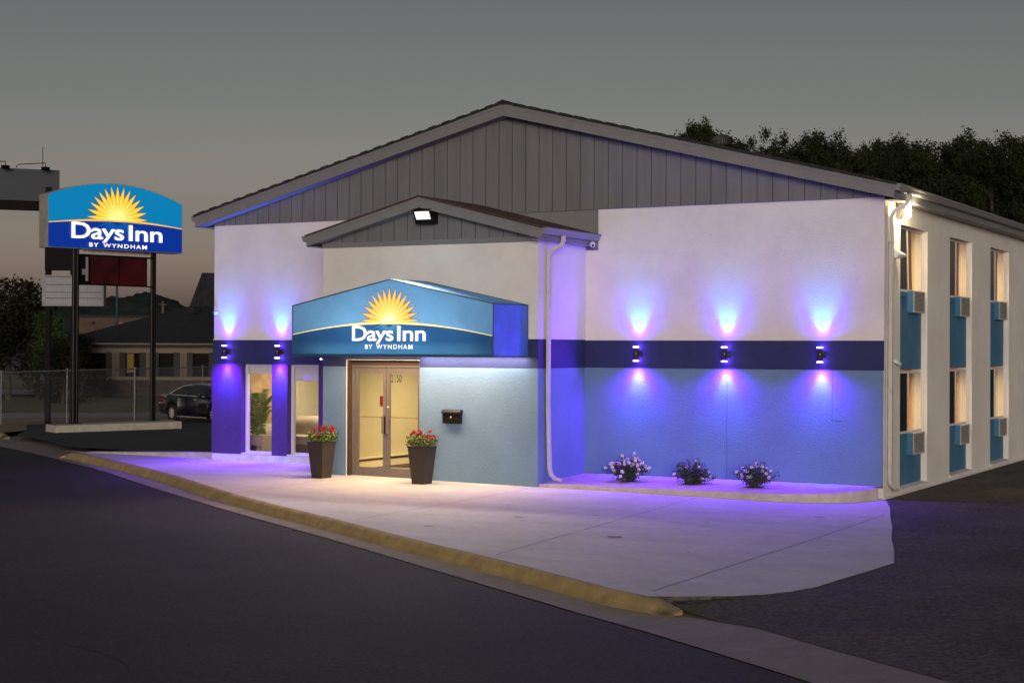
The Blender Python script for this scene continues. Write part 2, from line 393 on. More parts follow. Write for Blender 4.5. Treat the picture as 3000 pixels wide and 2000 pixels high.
# street, gutter pan, kerb
road_in = smooth_line([(-60, 36), (-16, 7.0), (-9.92, 3.09), (-6.72, 1.16), (-4.54, -.3), (-1.25, -2.19), (1.74, -4.26), (5.11, -6.41), (7.49, -7.83), (9.93, -9.19), (12.83, -10.9), (15.87, -12.61), (18.0, -14.0), (20.0, -15.4), (26, -19.3), (60, -42)], 1)
zr = lambda x, y: Gz(x, y)-.155
sheet('road', road_in+[(60, -90), (-60, -90)], zr, 'asphalt', 3.0, jag=0)
pan_out = resample(road_in[3:-1], .5)
pan_in = KS
pan_poly = [p for p in resample([(-13.0, 6.1), (-11.0, 4.6), (-8.6, 3.2), (-6.2, 1.35), (-5.0, .38)], .5)]+[(a, b) for a, b in off_line(KS, .06) if a > -4.9 and a < 15.6]+[(16.1, -11.2), (17.5, -11.9), (18.5, -12.6), (19.5, -13.2), (21.2, -14.3), (26, -17.7), (45, -30.6)]
sheet('gutter_pan', pan_poly+[(44.2, -32.2), (26, -19.5)]+list(reversed([(a+.0, b-.0) for a, b in pan_out if -15 < a < 25.5])), lambda x, y: Gz(x, y)-.146, 'concrete_pan', .8)
sheet('driveway_apron', [(-30, 16), (-14.5, 5.2), (-9.5, 2.6), (-6.0, .6), (-4.3, -.3), (-3.9, .9), (-6, 2.6), (-10, 5.6), (-14, 8.8), (-18, 12), (-26, 18)], lambda x, y: Gz(x, y)-.16, 'concrete_pan', 1.0)
# parking lots
KR = [p for p in KS if p[0] > 16.3]
def zl_right(x, y): return Gz(x, y)-.012-.128*min(1, max(0, 1.25-dist_line(x, y, KR)/.9))**1.4
SLAB_R = [(15.3, -.27), (15.36, -.35), (15.7, -1.4), (16.09, -2.77), (16.5, -4.1), (16.86, -5.42), (17.22, -6.6), (17.57, -7.82), (17.48, -8.78), (17.38, -9.5), (17.31, -10.12), (17.18, -10.6), (17.0, -10.95), (16.70, -11.24), (16.30, -11.52)]
sheet('parking_lot', [(15.1, -.2), (15.1, 40), (60, 40), (60, -41), (45, -31), (26, -18.1), (21, -14.7), (19.34, -13.6), (18.36, -12.96), (17.38, -12.25), (16.9, -12.1), (16.3, -11.85), (15.9, -11.3), (15.4, -6), (14.9, -1)], zl_right, 'asphalt_old', 1.2)
lot_l = sheet('parking_lot', [(.2, .5), (.2, 50), (-24, 50), (-20.5, 24.5), (-18.2, 15.0), (-17.6, 11.4), (-14.7, 8.7), (-13.6, 7.3), (-12.4, 6.1), (-10.2, 4.75), (-8.9, 3.9), (-6.6, 2.1), (-5.2, .95), (-4.4, .5), (-1.5, .3)], lambda x, y: Gz(x, y)+.10*max(0, 1-dist_line(x, y, [(-4.2, .2), (-3, .2), (-2, .2), (-1, .2), (0, .2)])/4)-.02, 'asphalt_fresh', 1.2)
# forecourt slab
slab_poly = [(-4.9, .42), (-4.2, .30), (.0, .25), (0, .02), (9.3, .02), (9.3, -.05), (15.2, -.05)]+SLAB_R+[(a, b) for a, b in reversed(KS) if -4.9 < a < 16.0]
slab = sheet('forecourt_slab', slab_poly, lambda x, y: Gz(x, y), 'concrete', .8, jag=.012, thick=.16)
def strips(name, lines, w_, m, zoff, jit=.0):
    q = MB()
    for L_ in lines:
        P = resample(L_, .5); P = [(a+rnd.uniform(-jit, jit), b+rnd.uniform(-jit, jit)) for a, b in P]
        A = off_line(P, w_/2); B = off_line(P, -w_/2); n = len(P)
        q.add([(a, b, Gz(a, b)+zoff) for a, b in A]+[(a, b, Gz(a, b)+zoff) for a, b in B], [(i, i+1, n+i+1, n+i) for i in range(n-1)], m)
    return q
q = strips('j', [[(12.89, -9.9), (12.55, -4.28), (12.4, -1.9)], [(15.78, -11.4), (15.91, -5.77), (15.92, -2.45)], [(9.3, -7.9), (9.3, -2.1)], [(5.4, -5.8), (5.2, -3.1)]], .012, 'crack', .004, .006)
for cx, cy, rx, ry in ((13.42, -7.42, .13, .10), (10.63, -7.95, .08, .06), (15.12, -3.37, .10, .05), (11.2, -6.2, .10, .06), (12.1, -5.3, .05, .04), (9.9, -6.7, .03, .03), (8.2, -5.6, .03, .02), (13.9, -5.1, .04, .03), (14.9, -8.2, .03, .03), (3.2, -2.2, .03, .02), (2.1, -1.9, .02, .02), (1.6, -2.5, .02, .02), (14.3, -6.0, .02, .03), (15.6, -8.8, .02, .02), (16.3, -6.6, .03, .02), (13.1, -9.3, .02, .02)):
    n = 14; q.add([(cx+rx*math.cos(2*math.pi*k/n)*rnd.uniform(.8, 1.15), cy+ry*math.sin(2*math.pi*k/n)*rnd.uniform(.8, 1.15), Gz(cx, cy)+.006) for k in range(n)], [tuple(range(n))], 'stain')
j = q.obj('slab_joints'); j.parent = slab
rd = [o_ for o_ in C.objects if o_.name == 'road'][0]
def squiggle(x, y, a, n, st):
    P = [(x, y)]
    for _ in range(n): a += rnd.uniform(-.45, .45); x += math.cos(a)*st; y += math.sin(a)*st; P.append((x, y))
    return P
lines = [squiggle(8, -13.5, -.55, 26, .4), squiggle(2, -9.5, -.6, 14, .35), squiggle(14, -16.5, .2, 16, .3), squiggle(5, -16, -.9, 14, .4), squiggle(-3, -6, -.5, 18, .4), squiggle(16, -19, -.55, 18, .4)]
q = strips('c', lines, .014, 'asphalt_crack', -.150, .03); jr = q.obj('road_cracks'); jr.parent = rd
lots = [o_ for o_ in C.objects if o_.name == 'parking_lot'][0]
q = strips('c', [squiggle(17.8, -6, -.4, 22, .3), squiggle(18.4, -3, -1.2, 20, .3), squiggle(17.5, -11, .1, 16, .3), squiggle(19, -9.5, .6, 20, .3)], .012, 'asphalt_crack', -.006, .03); jl = q.obj('lot_cracks'); jl.parent = lots
# kerb: rolled profile along the line, segments with joints
kerbs = [p for p in KS if -4.95 < p[0] < 15.7]+[(16.05, -11.72), (16.35, -11.85)]
prof = [(.0, .002), (.04, .006), (.09, .0), (.135, -.028), (.17, -.085), (.205, -.138), (.24, -.148), (.24, -.2), (0, -.2)]
def kerb_mesh(P, jumps=True):
    q = MB(); n = len(P); vs = []
    for i, p in enumerate(P):
        a = Vector(P[max(i-1, 0)]); b = Vector(P[min(i+1, n-1)]); t = (b-a).normalized(); nr = Vector((t.y, -t.x))
        fade = min(1, i/2.0+.35, (n-1-i)/2.0+.35); wb = 1+.015*noise.noise(Vector((p[0]*1.3, p[1]*1.3, 0)))
        for d, h in prof:
            x, y = p[0]+nr.x*d*wb, p[1]+nr.y*d*wb; hh = h if h < -.13 else -.148+(h+.148)*fade*(1+.015*noise.noise(Vector((p[0]*2, p[1]*2, 5))))
            vs.append((x, y, Gz(p[0], p[1])+hh))
    k = len(prof); fs = [(i*k+m_, (i+1)*k+m_, (i+1)*k+m_+1, i*k+m_+1) for i in range(n-1) for m_ in range(k-1)]
    fs += [tuple(reversed(range(k))), tuple((n-1)*k+m_ for m_ in range(k))]
    q.add(vs, fs, 'concrete_kerb', True); return q
kb = struct(kerb_mesh(kerbs), 'kerb')
q = MB()
for px in (-3.8, -1.95, 2.6, 4.74, 6.75, 8.55):     # joints across the kerb and the pan
    i = min(range(len(kerbs)), key=lambda i_: abs(kerbs[i_][0]-px)); p = kerbs[i]; a = Vector(kerbs[i-1]); b = Vector(kerbs[i+1]); t = (b-a).normalized(); nr = Vector((t.y, -t.x))
    ring = [(p[0]+nr.x*d, p[1]+nr.y*d, Gz(*p)+h+.004) for d, h in prof[:7]]+[(p[0]+nr.x*.75, p[1]+nr.y*.75, Gz(*p)-.141)]
    A = [Vector(r_)-Vector((t.x, t.y, 0))*.011 for r_ in ring]; B = [Vector(r_)+Vector((t.x, t.y, 0))*.011 for r_ in ring]
    q.add(A+B, [(k, k+1, 8+k+1, 8+k) for k in range(7)], 'crack')
jo = q.obj('kerb_joints'); jo.parent = kb
k2 = [(-18.5, 9.9), (-16.5, 8.6), (-14.6, 7.4), (-13.4, 6.75)]
struct(kerb_mesh(resample(k2, .4)), 'kerb')
# raised strip behind the slab at the left
mb = MB(); pts = [(-4.6, .32), (-3, .24), (0, .22)]
mb.hexa([(-4.0, .16, .08), (-.005, .03, .10), (-.005, .20, .10), (-4.0, .45, .08)], [(-4.0, .16, .14), (-.005, .03, .278), (-.005, .20, .283), (-4.0, .45, .15)], 'bed_kerb')
struct(mb, 'kerb_wall')
# planting bed
bed = [(9.285, -.03), (9.285, -1.95), (10.6, -1.86), (12.0, -1.76), (13.2, -1.72), (13.8, -1.66), (14.3, -1.5), (14.7, -1.22), (15.0, -.82), (15.19, -.3), (15.19, -.03)]
front = smooth_line(bed[1:10], 1)
mb = MB(); zt = lambda x, y: .205+.040*y
inner = [(a-.0, b+.13) if a < 13.6 else (a-.10, b+.07) for a, b in front]; inner[-1] = (15.06, -.25); n = len(front)
vs = [(a, b, Gz(a, b)-.05) for a, b in front]+[(a, b, zt(a, b)-.008) for a, b in front]+[(a-.008, b+.012, zt(a, b)) for a, b in front]+[(a, b, zt(a, b)) for a, b in inner]
mb.add(vs, [(r_*n+i, r_*n+i+1, (r_+1)*n+i+1, (r_+1)*n+i) for r_ in range(3) for i in range(n-1)], 'bed_kerb')
mb.add([(a, b, zt(a, b)) for a, b in inner]+[(15.19, -.03, zt(15.2, -.03)), (9.285, -.03, zt(9.3, -.03))], [tuple(range(n+2))], 'bed_kerb')
struct(mb, 'planting_bed')
# far side: verge, path, lawn
def far(px0, px1, d0, d1, zoff): return [ray(px0, 1000, d0).xy, ray(px1, 1000, d0).xy, ray(px1, 1000, d1).xy, ray(px0, 1000, d1).xy]
sheet('grass_verge', [tuple(p) for p in (Vector((-19.5, 10.9)), Vector((-16.2, 8.5)), Vector((-14.2, 7.25)), Vector((-14.6, 8.6)), Vector((-17.7, 11.6)), Vector((-18.3, 15.2)), Vector((-20.7, 24.7)), Vector((-25, 52)), Vector((-40, 50)), Vector((-40, 24)), Vector((-30, 14)))], lambda x, y: Gz(x, y)-.005, 'dry_grass', 2.0)
sheet('path', [tuple(p) for p in far(-200, 700, 69, 75, 0)], lambda x, y: Gz(x, y)+.01, 'path_pale', 4)
sheet('lawn', [tuple(p) for p in far(-400, 900, 74.5, 98, 0)], lambda x, y: Gz(x, y)+.02, 'lawn', 4)
sheet('road', [tuple(p) for p in far(-500, 1000, 103, 116, 0)], lambda x, y: -.28, 'path_pale', 6)
sheet('lawn', [tuple(p) for p in far(-700, 1200, 118, 200, 0)], lambda x, y: -.27, 'lawn', 12)
# hill
mb = MB(); HD = 900; sc = HD/F
hp = [(-900, 960), (-400, 940), (0, 915), (150, 893), (235, 884), (296, 880), (322, 877), (355, 880), (388, 871), (436, 863), (459, 871), (492, 884), (521, 889), (545, 902), (620, 935), (800, 950), (1200, 965), (2000, 975), (4200, 975)]
nx, ny = 420, 14; vs = []
for i in range(nx+1):
    px = -900+5100*i/nx; hgt = (1019-interp(px, [a for a, b in hp], [b for a, b in hp]))*sc
    for k in range(ny+1):
        t = k/ny; p = ray(px, 1000, HD-160+t*320); e = math.sin(math.pi*t)
        z = -1+(hgt+3.6)*e**.8+(2.2*noise.noise(Vector((p.x*.09, p.y*.09, 0)))+1.6*noise.noise(Vector((p.x*.3, p.y*.3, 3))))*min(1, e*3)
        vs.append((p.x, p.y, z))
mb.add(vs, [(i*(ny+1)+k, (i+1)*(ny+1)+k, (i+1)*(ny+1)+k+1, i*(ny+1)+k+1) for i in range(nx) for k in range(ny)], 'hill_hazy_green', True)
struct(mb, 'hill')
# ------------------------------------------------------------------ motel building
ZT, ZB, ZS, ZV = 2.805, 2.261, 5.375, 4.637
B = thing('motel_building', 'two-storey white stucco motel with a navy band, light blue lower wall and grey gable', 'building', (7.6, 0, 0))
W1 = (.815, 1.65); W2 = (2.07, 2.90); WZ = (.306, 2.262)
mb = MB()                                    # upper white wall with the side wall joined
mb.box(0, 15.2, 0, .25, ZT, ZS+.02, 'stucco_white')
mb.box(0, .25, .25, 26, -.3, ZS+.02, 'stucco_white'); mb.box(0, 14.6, 26, 26.2, -.3, ZS, 'stucco_white')
mb.box(9.28, 15.2, .0, .25, -.2, ZT, 'stucco_white')
fw_ = part(mb, 'front_wall', B)
mb = MB(); mb.box(7.0, 9.545, -.006, 0, 4.55, ZS+.01, 'trim_grey'); part(mb, 'patch_panel', B)
for x0, x1 in ((-.012, 4.41), (9.28, 15.2)):
    mb = MB(); mb.box(x0, x1, -.022, 0 if x0 > 1 else .24, ZB, ZT-.012, 'stucco_navy'); mb.box(x0, x1, -.030, 0, ZT-.012, ZT+.004, 'stucco_white'); part(mb, 'band', B)
mb = MB()
for x0, x1, z0, z1 in ((-.025, W1[0], .27, ZB-.001), (W1[1], W2[0], .27, ZB-.001), (W2[1], 4.41, .27, ZB-.001)):
    mb.box(x0, x1, -.045, .25, z0, z1, 'navy_lower')
part(mb, 'lower_wall', B, 'navy lower wall between the two tall windows')
mb = MB(); mb.box(9.28, 15.19, -.034, 0, .213, ZB-.002, 'stucco_blue'); lw_ = part(mb, 'lower_wall', B, 'light blue lower wall right of the entrance')
mb = MB(); mb.box(9.28, 15.19, -.030, -.002, .17, .2125, 'rust'); part(mb, 'base_strip', B)
mb = MB(); mb.box(12.235, 12.243, -.0365, -.033, .22, ZB-.003, 'groove'); o = mb.obj('wall_joint'); o.parent = lw_; mb = MB(); mb.box(14.26, 14.266, -.0365, -.033, 1.35, ZB-.003, 'groove'); mb.box(14.26, 14.44, -.0365, -.033, 1.345, 1.352, 'groove')
o = mb.obj('wall_joint'); o.parent = lw_
mb = MB(); mb.box(-.005, 4.41, -.05, .24, -.1, .2695, 'foundation'); part(mb, 'foundation', B)
mb = MB(); mb.box(.25, 15.0, .26, 25.9, 2.62, 2.75, 'wall_beige')
mb.box(.25, 15.0, .26, 25.9, 4.98, 5.05, 'wall_beige'); mb.box(.25, 15.0, .26, 25.9, .0, .05, 'floor_brown')
part(mb, 'floor', B)
mb = MB(); mb.box(.25, 4.5, 3.6, 3.7, .05, 2.62, 'wall_beige'); mb.box(.251, .27, .26, 3.6, .05, 2.62, 'wall_beige')
mb.box(4.41, 4.5, -1.73, 7.5, -.1, 2.62, 'wall_beige'); mb.box(4.5, 8, 7.4, 7.5, -.1, 2.62, 'wall_beige'); mb.box(9.12, 9.2, -1.7, .0, -.1, 2.62, 'wall_beige')
mb.box(8, 8.1, .2, 7.5, -.1, 2.62, 'wall_beige')
mb.box(4.5, 9.12, -1.72, .26, 2.6, 2.68, 'wall_beige'); mb.box(4.5, 9.12, -1.76, 7.4, -.1, .075, 'floor_brown')
part(mb, 'interior_wall', B)
# side wall with recessed bays
SX, RX = 15.2, 15.08
bays = [1.04+3.7*k for k in range(6)]; BW = 1.93
mb = MB(); y = .0; cuts = []
mb.box(14.9, SX, .25, 26, ZS-.44, ZS+.02, 'stucco_white'); mb.box(14.9, SX+.0, .25, 26, -.3, .06, 'stucco_white')
mb.box(14.9, SX-.001, -.02, .25, -.3, .17, 'stucco_white')
prev = .25
for b in bays: mb.box(14.9, SX, prev, b, .06, ZS-.44, 'stucco_white'); prev = b+BW
mb.box(14.9, SX, prev, 26, .06, ZS-.44, 'stucco_white')
part(mb, 'side_wall', B)
mb = MB(); mb.box(SX-.0, SX+.035, -.0, 26, -.3, .0, 'foundation')
for b in bays: mb.hexa([(RX, b, .055), (SX+.03, b, .03), (SX+.03, b+BW, .03), (RX, b+BW, .055)], [(RX, b, .10), (SX+.03, b, .075), (SX+.03, b+BW, .075), (RX, b+BW, .10)], 'foundation')
part(mb, 'side_base', B)
mb = MB(); mb.box(11.9, 12.0, .26, 26, .05, 2.62, 'wall_warm'); mb.box(11.9, 12.0, .26, 26, 2.75, 4.98, 'wall_warm')
for b in bays:
    for z0, z1 in ((.05, 2.62), (2.75, 4.98)): mb.box(12.0, 14.88, b+2.6, b+2.7, z0, z1, 'wall_warm')
part(mb, 'room_wall', B)
for bi, b in enumerate(bays):
    for fl, (zp0, zp1, zw0, zw1) in enumerate(((.10, 1.06, 1.06, 2.235), (2.262, 3.72, 3.72, 4.935))):
        mb = MB(); mb.box(14.95, RX, b, b+BW, zp0, zp1, 'panel_blue')
        mb.box(RX, RX+.05, b+.05, b+.75, zp1-.10, zp1-.03, 'panel_blue'); part(mb, 'spandrel_panel', B)
        wm = MB(); t = .045; x0, x1 = RX-.008, RX+.010
        wm.box(x0, x1, b, b+BW, zw0, zw0+t, 'frame_white'); wm.box(x0, x1, b, b+BW, zw1-t, zw1, 'frame_white')
        wm.box(x0, x1, b, b+t, zw0+t, zw1-t, 'frame_white'); wm.box(x0, x1, b+BW-t, b+BW, zw0+t, zw1-t, 'frame_white')
        lean = .10 if (fl == 1 and bi == 0) else 0
        m0 = b+BW*.51; wm.hexa([(x0, m0, zw0+t), (x1, m0, zw0+t), (x1, m0+.04, zw0+t), (x0, m0+.04, zw0+t)], [(x0, m0-lean, zw1-t), (x1, m0-lean, zw1-t), (x1, m0+.04-lean, zw1-t), (x0, m0+.04-lean, zw1-t)], 'frame_white')
        win = part(wm, 'window', B)
        g = MB(); g.box(RX-.007, RX-.004, b+t, b+BW-t, zw0+t, zw1-t, 'glass'); g = g.obj('pane'); g.parent = win
        cm = MB(); n = 26
        ya, yb = b+.02, m0+.02
        cm.hexa([(RX-.022, ya, zw0), (RX-.012, ya, zw0), (RX-.012, yb, zw0), (RX-.022, yb, zw0)], [(RX-.022, ya, zw1), (RX-.012, ya, zw1), (RX-.012, yb-lean, zw1), (RX-.022, yb-lean, zw1)], 'curtain_dark')
        if fl == 1:
            y1 = m0+.45; ww = [(RX-.05+.012*math.sin(k*1.9), m0+.02+(y1-m0-.02)*k/n) for k in range(n+1)]
            cm.add([(a, c, zw0) for a, c in ww]+[(a, c-lean*1.2, zw1) for a, c in ww], [(k, k+1, n+2+k, n+1+k) for k in range(n)], 'curtain_brown')
        else:
            cm.box(RX-.9, RX-.5, m0+.1, m0+.42+.08*(bi == 0), .05, zw0+.42, 'curtain_brown')
            if bi == 0:
                for zz in (1.85, 2.02, 2.15): cm.box(RX-.35, RX-.33, m0+.1, m0+.5, zz, zz+.02, 'curtain_brown')
                cm.box(RX-.35, RX-.33, m0+.2, m0+.24, 1.4, 2.2, 'curtain_brown')
        cu = cm.obj('curtain'); cu.parent = win
        if bi < 5: lamp('AREA', 'room_light', (13.9, b+1.3, zw1-.12), 85, (1, .66, .34), B, (0, 0, -1), shape='SQUARE', size=.5).location -= Vector(WL[B.name])
# roof
PX, OX, RY = 7.6, .27, -.35
L0, R0 = -OX, 15.2+OX; slope = .25
zr_ = lambda x, base=5.58: base+slope*((R0-L0)/2-abs(x-PX))
mb = MB()
for xa, xb in ((L0-.04, PX), (PX, R0+.04)):
    za, zb = zr_(xa), zr_(xb)
    mb.hexa([(xa, RY-.03, za-.05), (xb, RY-.03, zb-.05), (xb, 26.4, zb-.05), (xa, 26.4, za-.05)], [(xa, RY-.03, za), (xb, RY-.03, zb), (xb, 26.4, zb), (xa, 26.4, za)], 'shingle')
mb.prism([(PX-.18, RY-.045, zr_(PX-.18)+.002), (PX, RY-.045, zr_(PX)+.002), (PX+.18, RY-.045, zr_(PX+.18)+.002), (PX, RY-.045, zr_(PX)+.03)], (0, 26.4, 0), 'shingle')
for k in range(46):     # ragged shingle edge along the rakes
    x = L0+.1+k*.335; s_ = 1 if x < PX else -1; zz = zr_(x); zz2 = zr_(x+.17)
    mb.prism([(x, RY-.045, zz-.045), (x+.17, RY-.045, zz2-.045), (x+.17, RY-.045, zz2+.012), (x, RY-.045, zz+.012)], (0, .2, 0), 'shingle')
roof = part(mb, 'roof', B)
def rake(name, xa, xb, zf, y0, h, drop, m='trim_grey', line=True, parent=B):
    q = MB(); q.prism([(xa, y0, zf(xa)-drop-h), (xb, y0, zf(xb)-drop-h), (xb, y0, zf(xb)-drop), (xa, y0, zf(xa)-drop)], (0, .03, 0), m)
    q.prism([(xa, y0-.014, zf(xa)-drop-.06), (xb, y0-.014, zf(xb)-drop-.06), (xb, y0-.014, zf(xb)-drop), (xa, y0-.014, zf(xa)-drop)], (0, .0135, 0), m)
    return part(q, name, parent)
rake('rake_board', L0, PX-.002, zr_, RY, .235, .05); rake('rake_board', PX+.002, R0, zr_, RY, .235, .05)
for xa, xb in ((L0, PX), (PX, R0)):
    mb = MB(); mb.hexa([(xa, RY+.03, zr_(xa)-.265), (xb, RY+.03, zr_(xb)-.265), (xb, .0, zr_(xb)-.265), (xa, .0, zr_(xa)-.265)], [(xa, RY+.03, zr_(xa)-.255), (xb, RY+.03, zr_(xb)-.255), (xb, .0, zr_(xb)-.255), (xa, .0, zr_(xa)-.255)], 'soffit')
    part(mb, 'soffit', B)
mb = MB(); zt_ = lambda x: zr_(x)-.24
mb.prism([(.0, -.03, ZS), (15.2, -.03, ZS), (15.2, -.03, zt_(15.2)), (PX, -.03, zt_(PX)), (0, -.03, zt_(0))], (0, .2, 0), 'siding'); part(mb, 'gable_siding', B)
mb = MB(); mb.box(.0, 15.2, -.042, -.03, ZS-.03, ZS+.03, 'siding'); part(mb, 'siding_trim', B)
for sx, xw in ((-1, L0), (1, R0)):       # eaves: fascia, soffit, gutter
    mb = MB(); x_in = 0 if sx < 0 else 15.2
    mb.box(min(xw, xw-sx*.03), max(xw, xw-sx*.03), RY+.03, 26.4, 5.30, 5.53, 'trim_grey')
    mb.box(min(x_in, xw-sx*.03), max(x_in, xw-sx*.03), 0, 26.4, 5.30, 5.315, 'soffit'); part(mb, 'fascia', B)
    gp = [(0, 5.43), (.085, 5.43), (.10, 5.46), (.105, 5.49), (.125, 5.52), (.125, 5.545), (.118, 5.545), (.09, 5.47), (.08, 5.44), (0.006, 5.44), (.006, 5.545), (0, 5.545)]
    mb = MB(); mb.prism([(xw+sx*a, RY, z) for a, z in gp], (0, 26.4, 0), 'gutter_grey')
    mb.prism([(xw+sx*a, RY-.004, z) for a, z in ((0, 5.43), (.085, 5.43), (.105, 5.49), (.125, 5.52), (.125, 5.545), (0, 5.545))], (0, .004, 0), 'gutter_grey'); part(mb, 'gutter', B)
# downspouts
mb = MB()
mb.flat([(R0+.06, .42, 5.44), (R0+.06, .42, 5.34), (R0+.02, .38, 5.24), (15.30, .30, 5.12), (15.255, .28, 5.02), (15.25, .27, 4.2), (15.25, .25, 1.0), (15.25, .23, .34), (15.26, .26, .24), (15.31, .36, .16), (15.35, .50, .10)], .045, .035, 'downspout', up=(0, .96, .28))
mb.box(15.20, 15.29, .20, .34, 4.55, 4.58, 'downspout'); mb.box(15.2, 15.29, .17, .30, 1.9, 1.93, 'downspout')
part(mb, 'downspout', B)
mb = MB(); mb.tube([(15.22, .10, 5.2), (15.22, .09, 3.0), (15.22, .08, .3)], .010, 'downspout', 6); mb.tube([(15.23, .55, 5.12), (15.23, .48, 5.05), (15.23, .47, 4.9), (15.23, .47, 4.5), (15.24, .5, 4.40)], .009, 'downspout', 6)
part(mb, 'conduit', B)
mb = MB(); mb.flat([(-.20, .4, 5.35), (-.18, .4, 5.2), (-.07, .4, 5.02), (-.06, .4, 4.6), (-.06, .4, .3)], .04, .03, 'downspout'); part(mb, 'downspout', B)
# tall front windows
for (xa, xb), bl in ((W1, .20), (W2, .34)):
    wm = MB(); y0 = .10; t = .05
    wm.box(xa, xb, y0, y0+.07, WZ[0], WZ[0]+.035, 'frame_white'); wm.box(xa, xb, y0, y0+.07, WZ[1]-.05, WZ[1], 'frame_white')
    wm.box(xa, xa+t, y0, y0+.07, WZ[0]+.035, WZ[1]-.05, 'frame_white'); wm.box(xb-t, xb, y0, y0+.07, WZ[0]+.035, WZ[1]-.05, 'frame_white')
    wm.box(xa-.0, xb+.0, -.06, y0, WZ[0]-.03, WZ[0]+.001, 'frame_white')
    wm.box(xa, xa+.012, y0+.07, .25, WZ[0], WZ[1], 'wall_beige')
    win = part(wm, 'window', B)
    g = MB(); g.box(xa+t, xb-t, y0+.03, y0+.034, WZ[0]+.035, WZ[1]-.05, 'glass'); g = g.obj('pane'); g.parent = win
    r_ = MB(); r_.box(xa+.01, xb-.01, .20, .206, WZ[1]-bl, WZ[1], 'camera_white'); r_.tube([(xa+.01, .203, WZ[1]-bl), (xb-.01, .203, WZ[1]-bl)], .012, 'camera_white', 6); r_ = r_.obj('roller_blind'); r_.parent = win
lamp('AREA', 'lobby_light', Vector((1.9, 1.7, 2.55))-Vector(WL[B.name]), 120, (1, .80, .52), B, (0, 0, -1), shape='SQUARE', size=1.4)
lamp('AREA', 'entry_light', Vector((6.4, .6, 2.5))-Vector(WL[B.name]), 150, (1, .84, .58), B, (0, 0, -1), shape='SQUARE', size=1.2)
# vestibule
D, VA, VB = -1.982, 4.41, 9.28
DX0, DX1, DZ = 4.975, 6.69, 2.40
mb = MB()
mb.box(VA, VB, D, D+.25, ZT, ZV+.02, 'stucco_white'); mb.box(VB-.25, VB, D+.25, .0, ZT, ZV+.1, 'stucco_white'); mb.box(VA, VA+.08, D+.25, 0, ZT, ZV+.1, 'stucco_white')
vw = part(mb, 'vestibule_wall', B)
mb = MB()
for x0, x1, z0, z1 in ((VA, VB, DZ, ZT-.001), (VA, DX0, ZB, DZ-.001), (DX1, VB, ZB, DZ-.001)): mb.box(x0, x1, D-.002, D+.25, z0, z1, 'stucco_navy')
mb.box(VB-.25, VB+.002, D+.25, -.03, ZB, ZT-.001, 'stucco_navy'); part(mb, 'vestibule_band', B)
mb = MB()
for x0, x1 in ((VA, DX0), (DX1, VB)): mb.box(x0, x1, D, D+.25, -.1, ZB-.001, 'stucco_blue')
mb.box(VB-.25, VB, D+.25, 0, -.1, ZB-.001, 'stucco_blue'); part(mb, 'vestibule_lower_wall', B)
mb = MB(); mb.box(VA-.012, VA-.001, D+.25, -.05, -.1, ZB, 'navy_lower'); part(mb, 'vestibule_return', B)
VP, VY = 6.86, -2.30
V0, V1 = 4.22, 9.50; zv = lambda x: 4.87+.255*((V1-V0)/2-abs(x-VP))
mb = MB()
for xa, xb in ((V0-.03, VP), (VP, V1+.03)):
    za, zb = zv(xa), zv(xb)
    mb.hexa([(xa, VY-.02, za-.04), (xb, VY-.02, zb-.04), (xb, -.001, zb-.04), (xa, -.001, za-.04)], [(xa, VY-.02, za), (xb, VY-.02, zb), (xb, -.001, zb), (xa, -.001, za)], 'shingle_brown')
for k in range(22):      # courses of shingles on the slope that shows
    x = VP+.06+k*.122; mb.hexa([(x, VY-.01, zv(x)), (x+.125, VY-.01, zv(x+.125)), (x+.125, -.002, zv(x+.125)), (x, -.002, zv(x))], [(x, VY-.01, zv(x)+.003), (x+.125, VY-.01, zv(x+.125)+.012), (x+.125, -.002, zv(x+.125)+.012), (x, -.002, zv(x)+.003)], 'shingle_brown')
part(mb, 'vestibule_roof', B)
rake('vestibule_rake_board', V0, VP-.002, zv, VY, .205, .03); rake('vestibule_rake_board', VP+.002, V1, zv, VY, .205, .03)
mb = MB(); zt2 = lambda x: zv(x)-.19
mb.prism([(VA, D-.03, ZV), (VB, D-.03, ZV), (VB, D-.03, zt2(VB)), (VP, D-.03, zt2(VP)), (VA, D-.03, zt2(VA))], (0, .12, 0), 'siding'); part(mb, 'vestibule_gable', B)
mb = MB(); mb.box(VA, VB, D-.045, D-.03, ZV-.02, ZV+.07, 'trim_grey'); part(mb, 'siding_trim', B)
for xa, xb in ((V0, VP), (VP, V1)):
    mb = MB(); mb.hexa([(xa, VY+.03, zv(xa)-.215), (xb, VY+.03, zv(xb)-.215), (xb, D-.031, zv(xb)-.215), (xa, D-.031, zv(xa)-.215)], [(xa, VY+.03, zv(xa)-.205), (xb, VY+.03, zv(xb)-.205), (xb, D-.031, zv(xb)-.205), (xa, D-.031, zv(xa)-.205)], 'soffit'); part(mb, 'soffit', B)
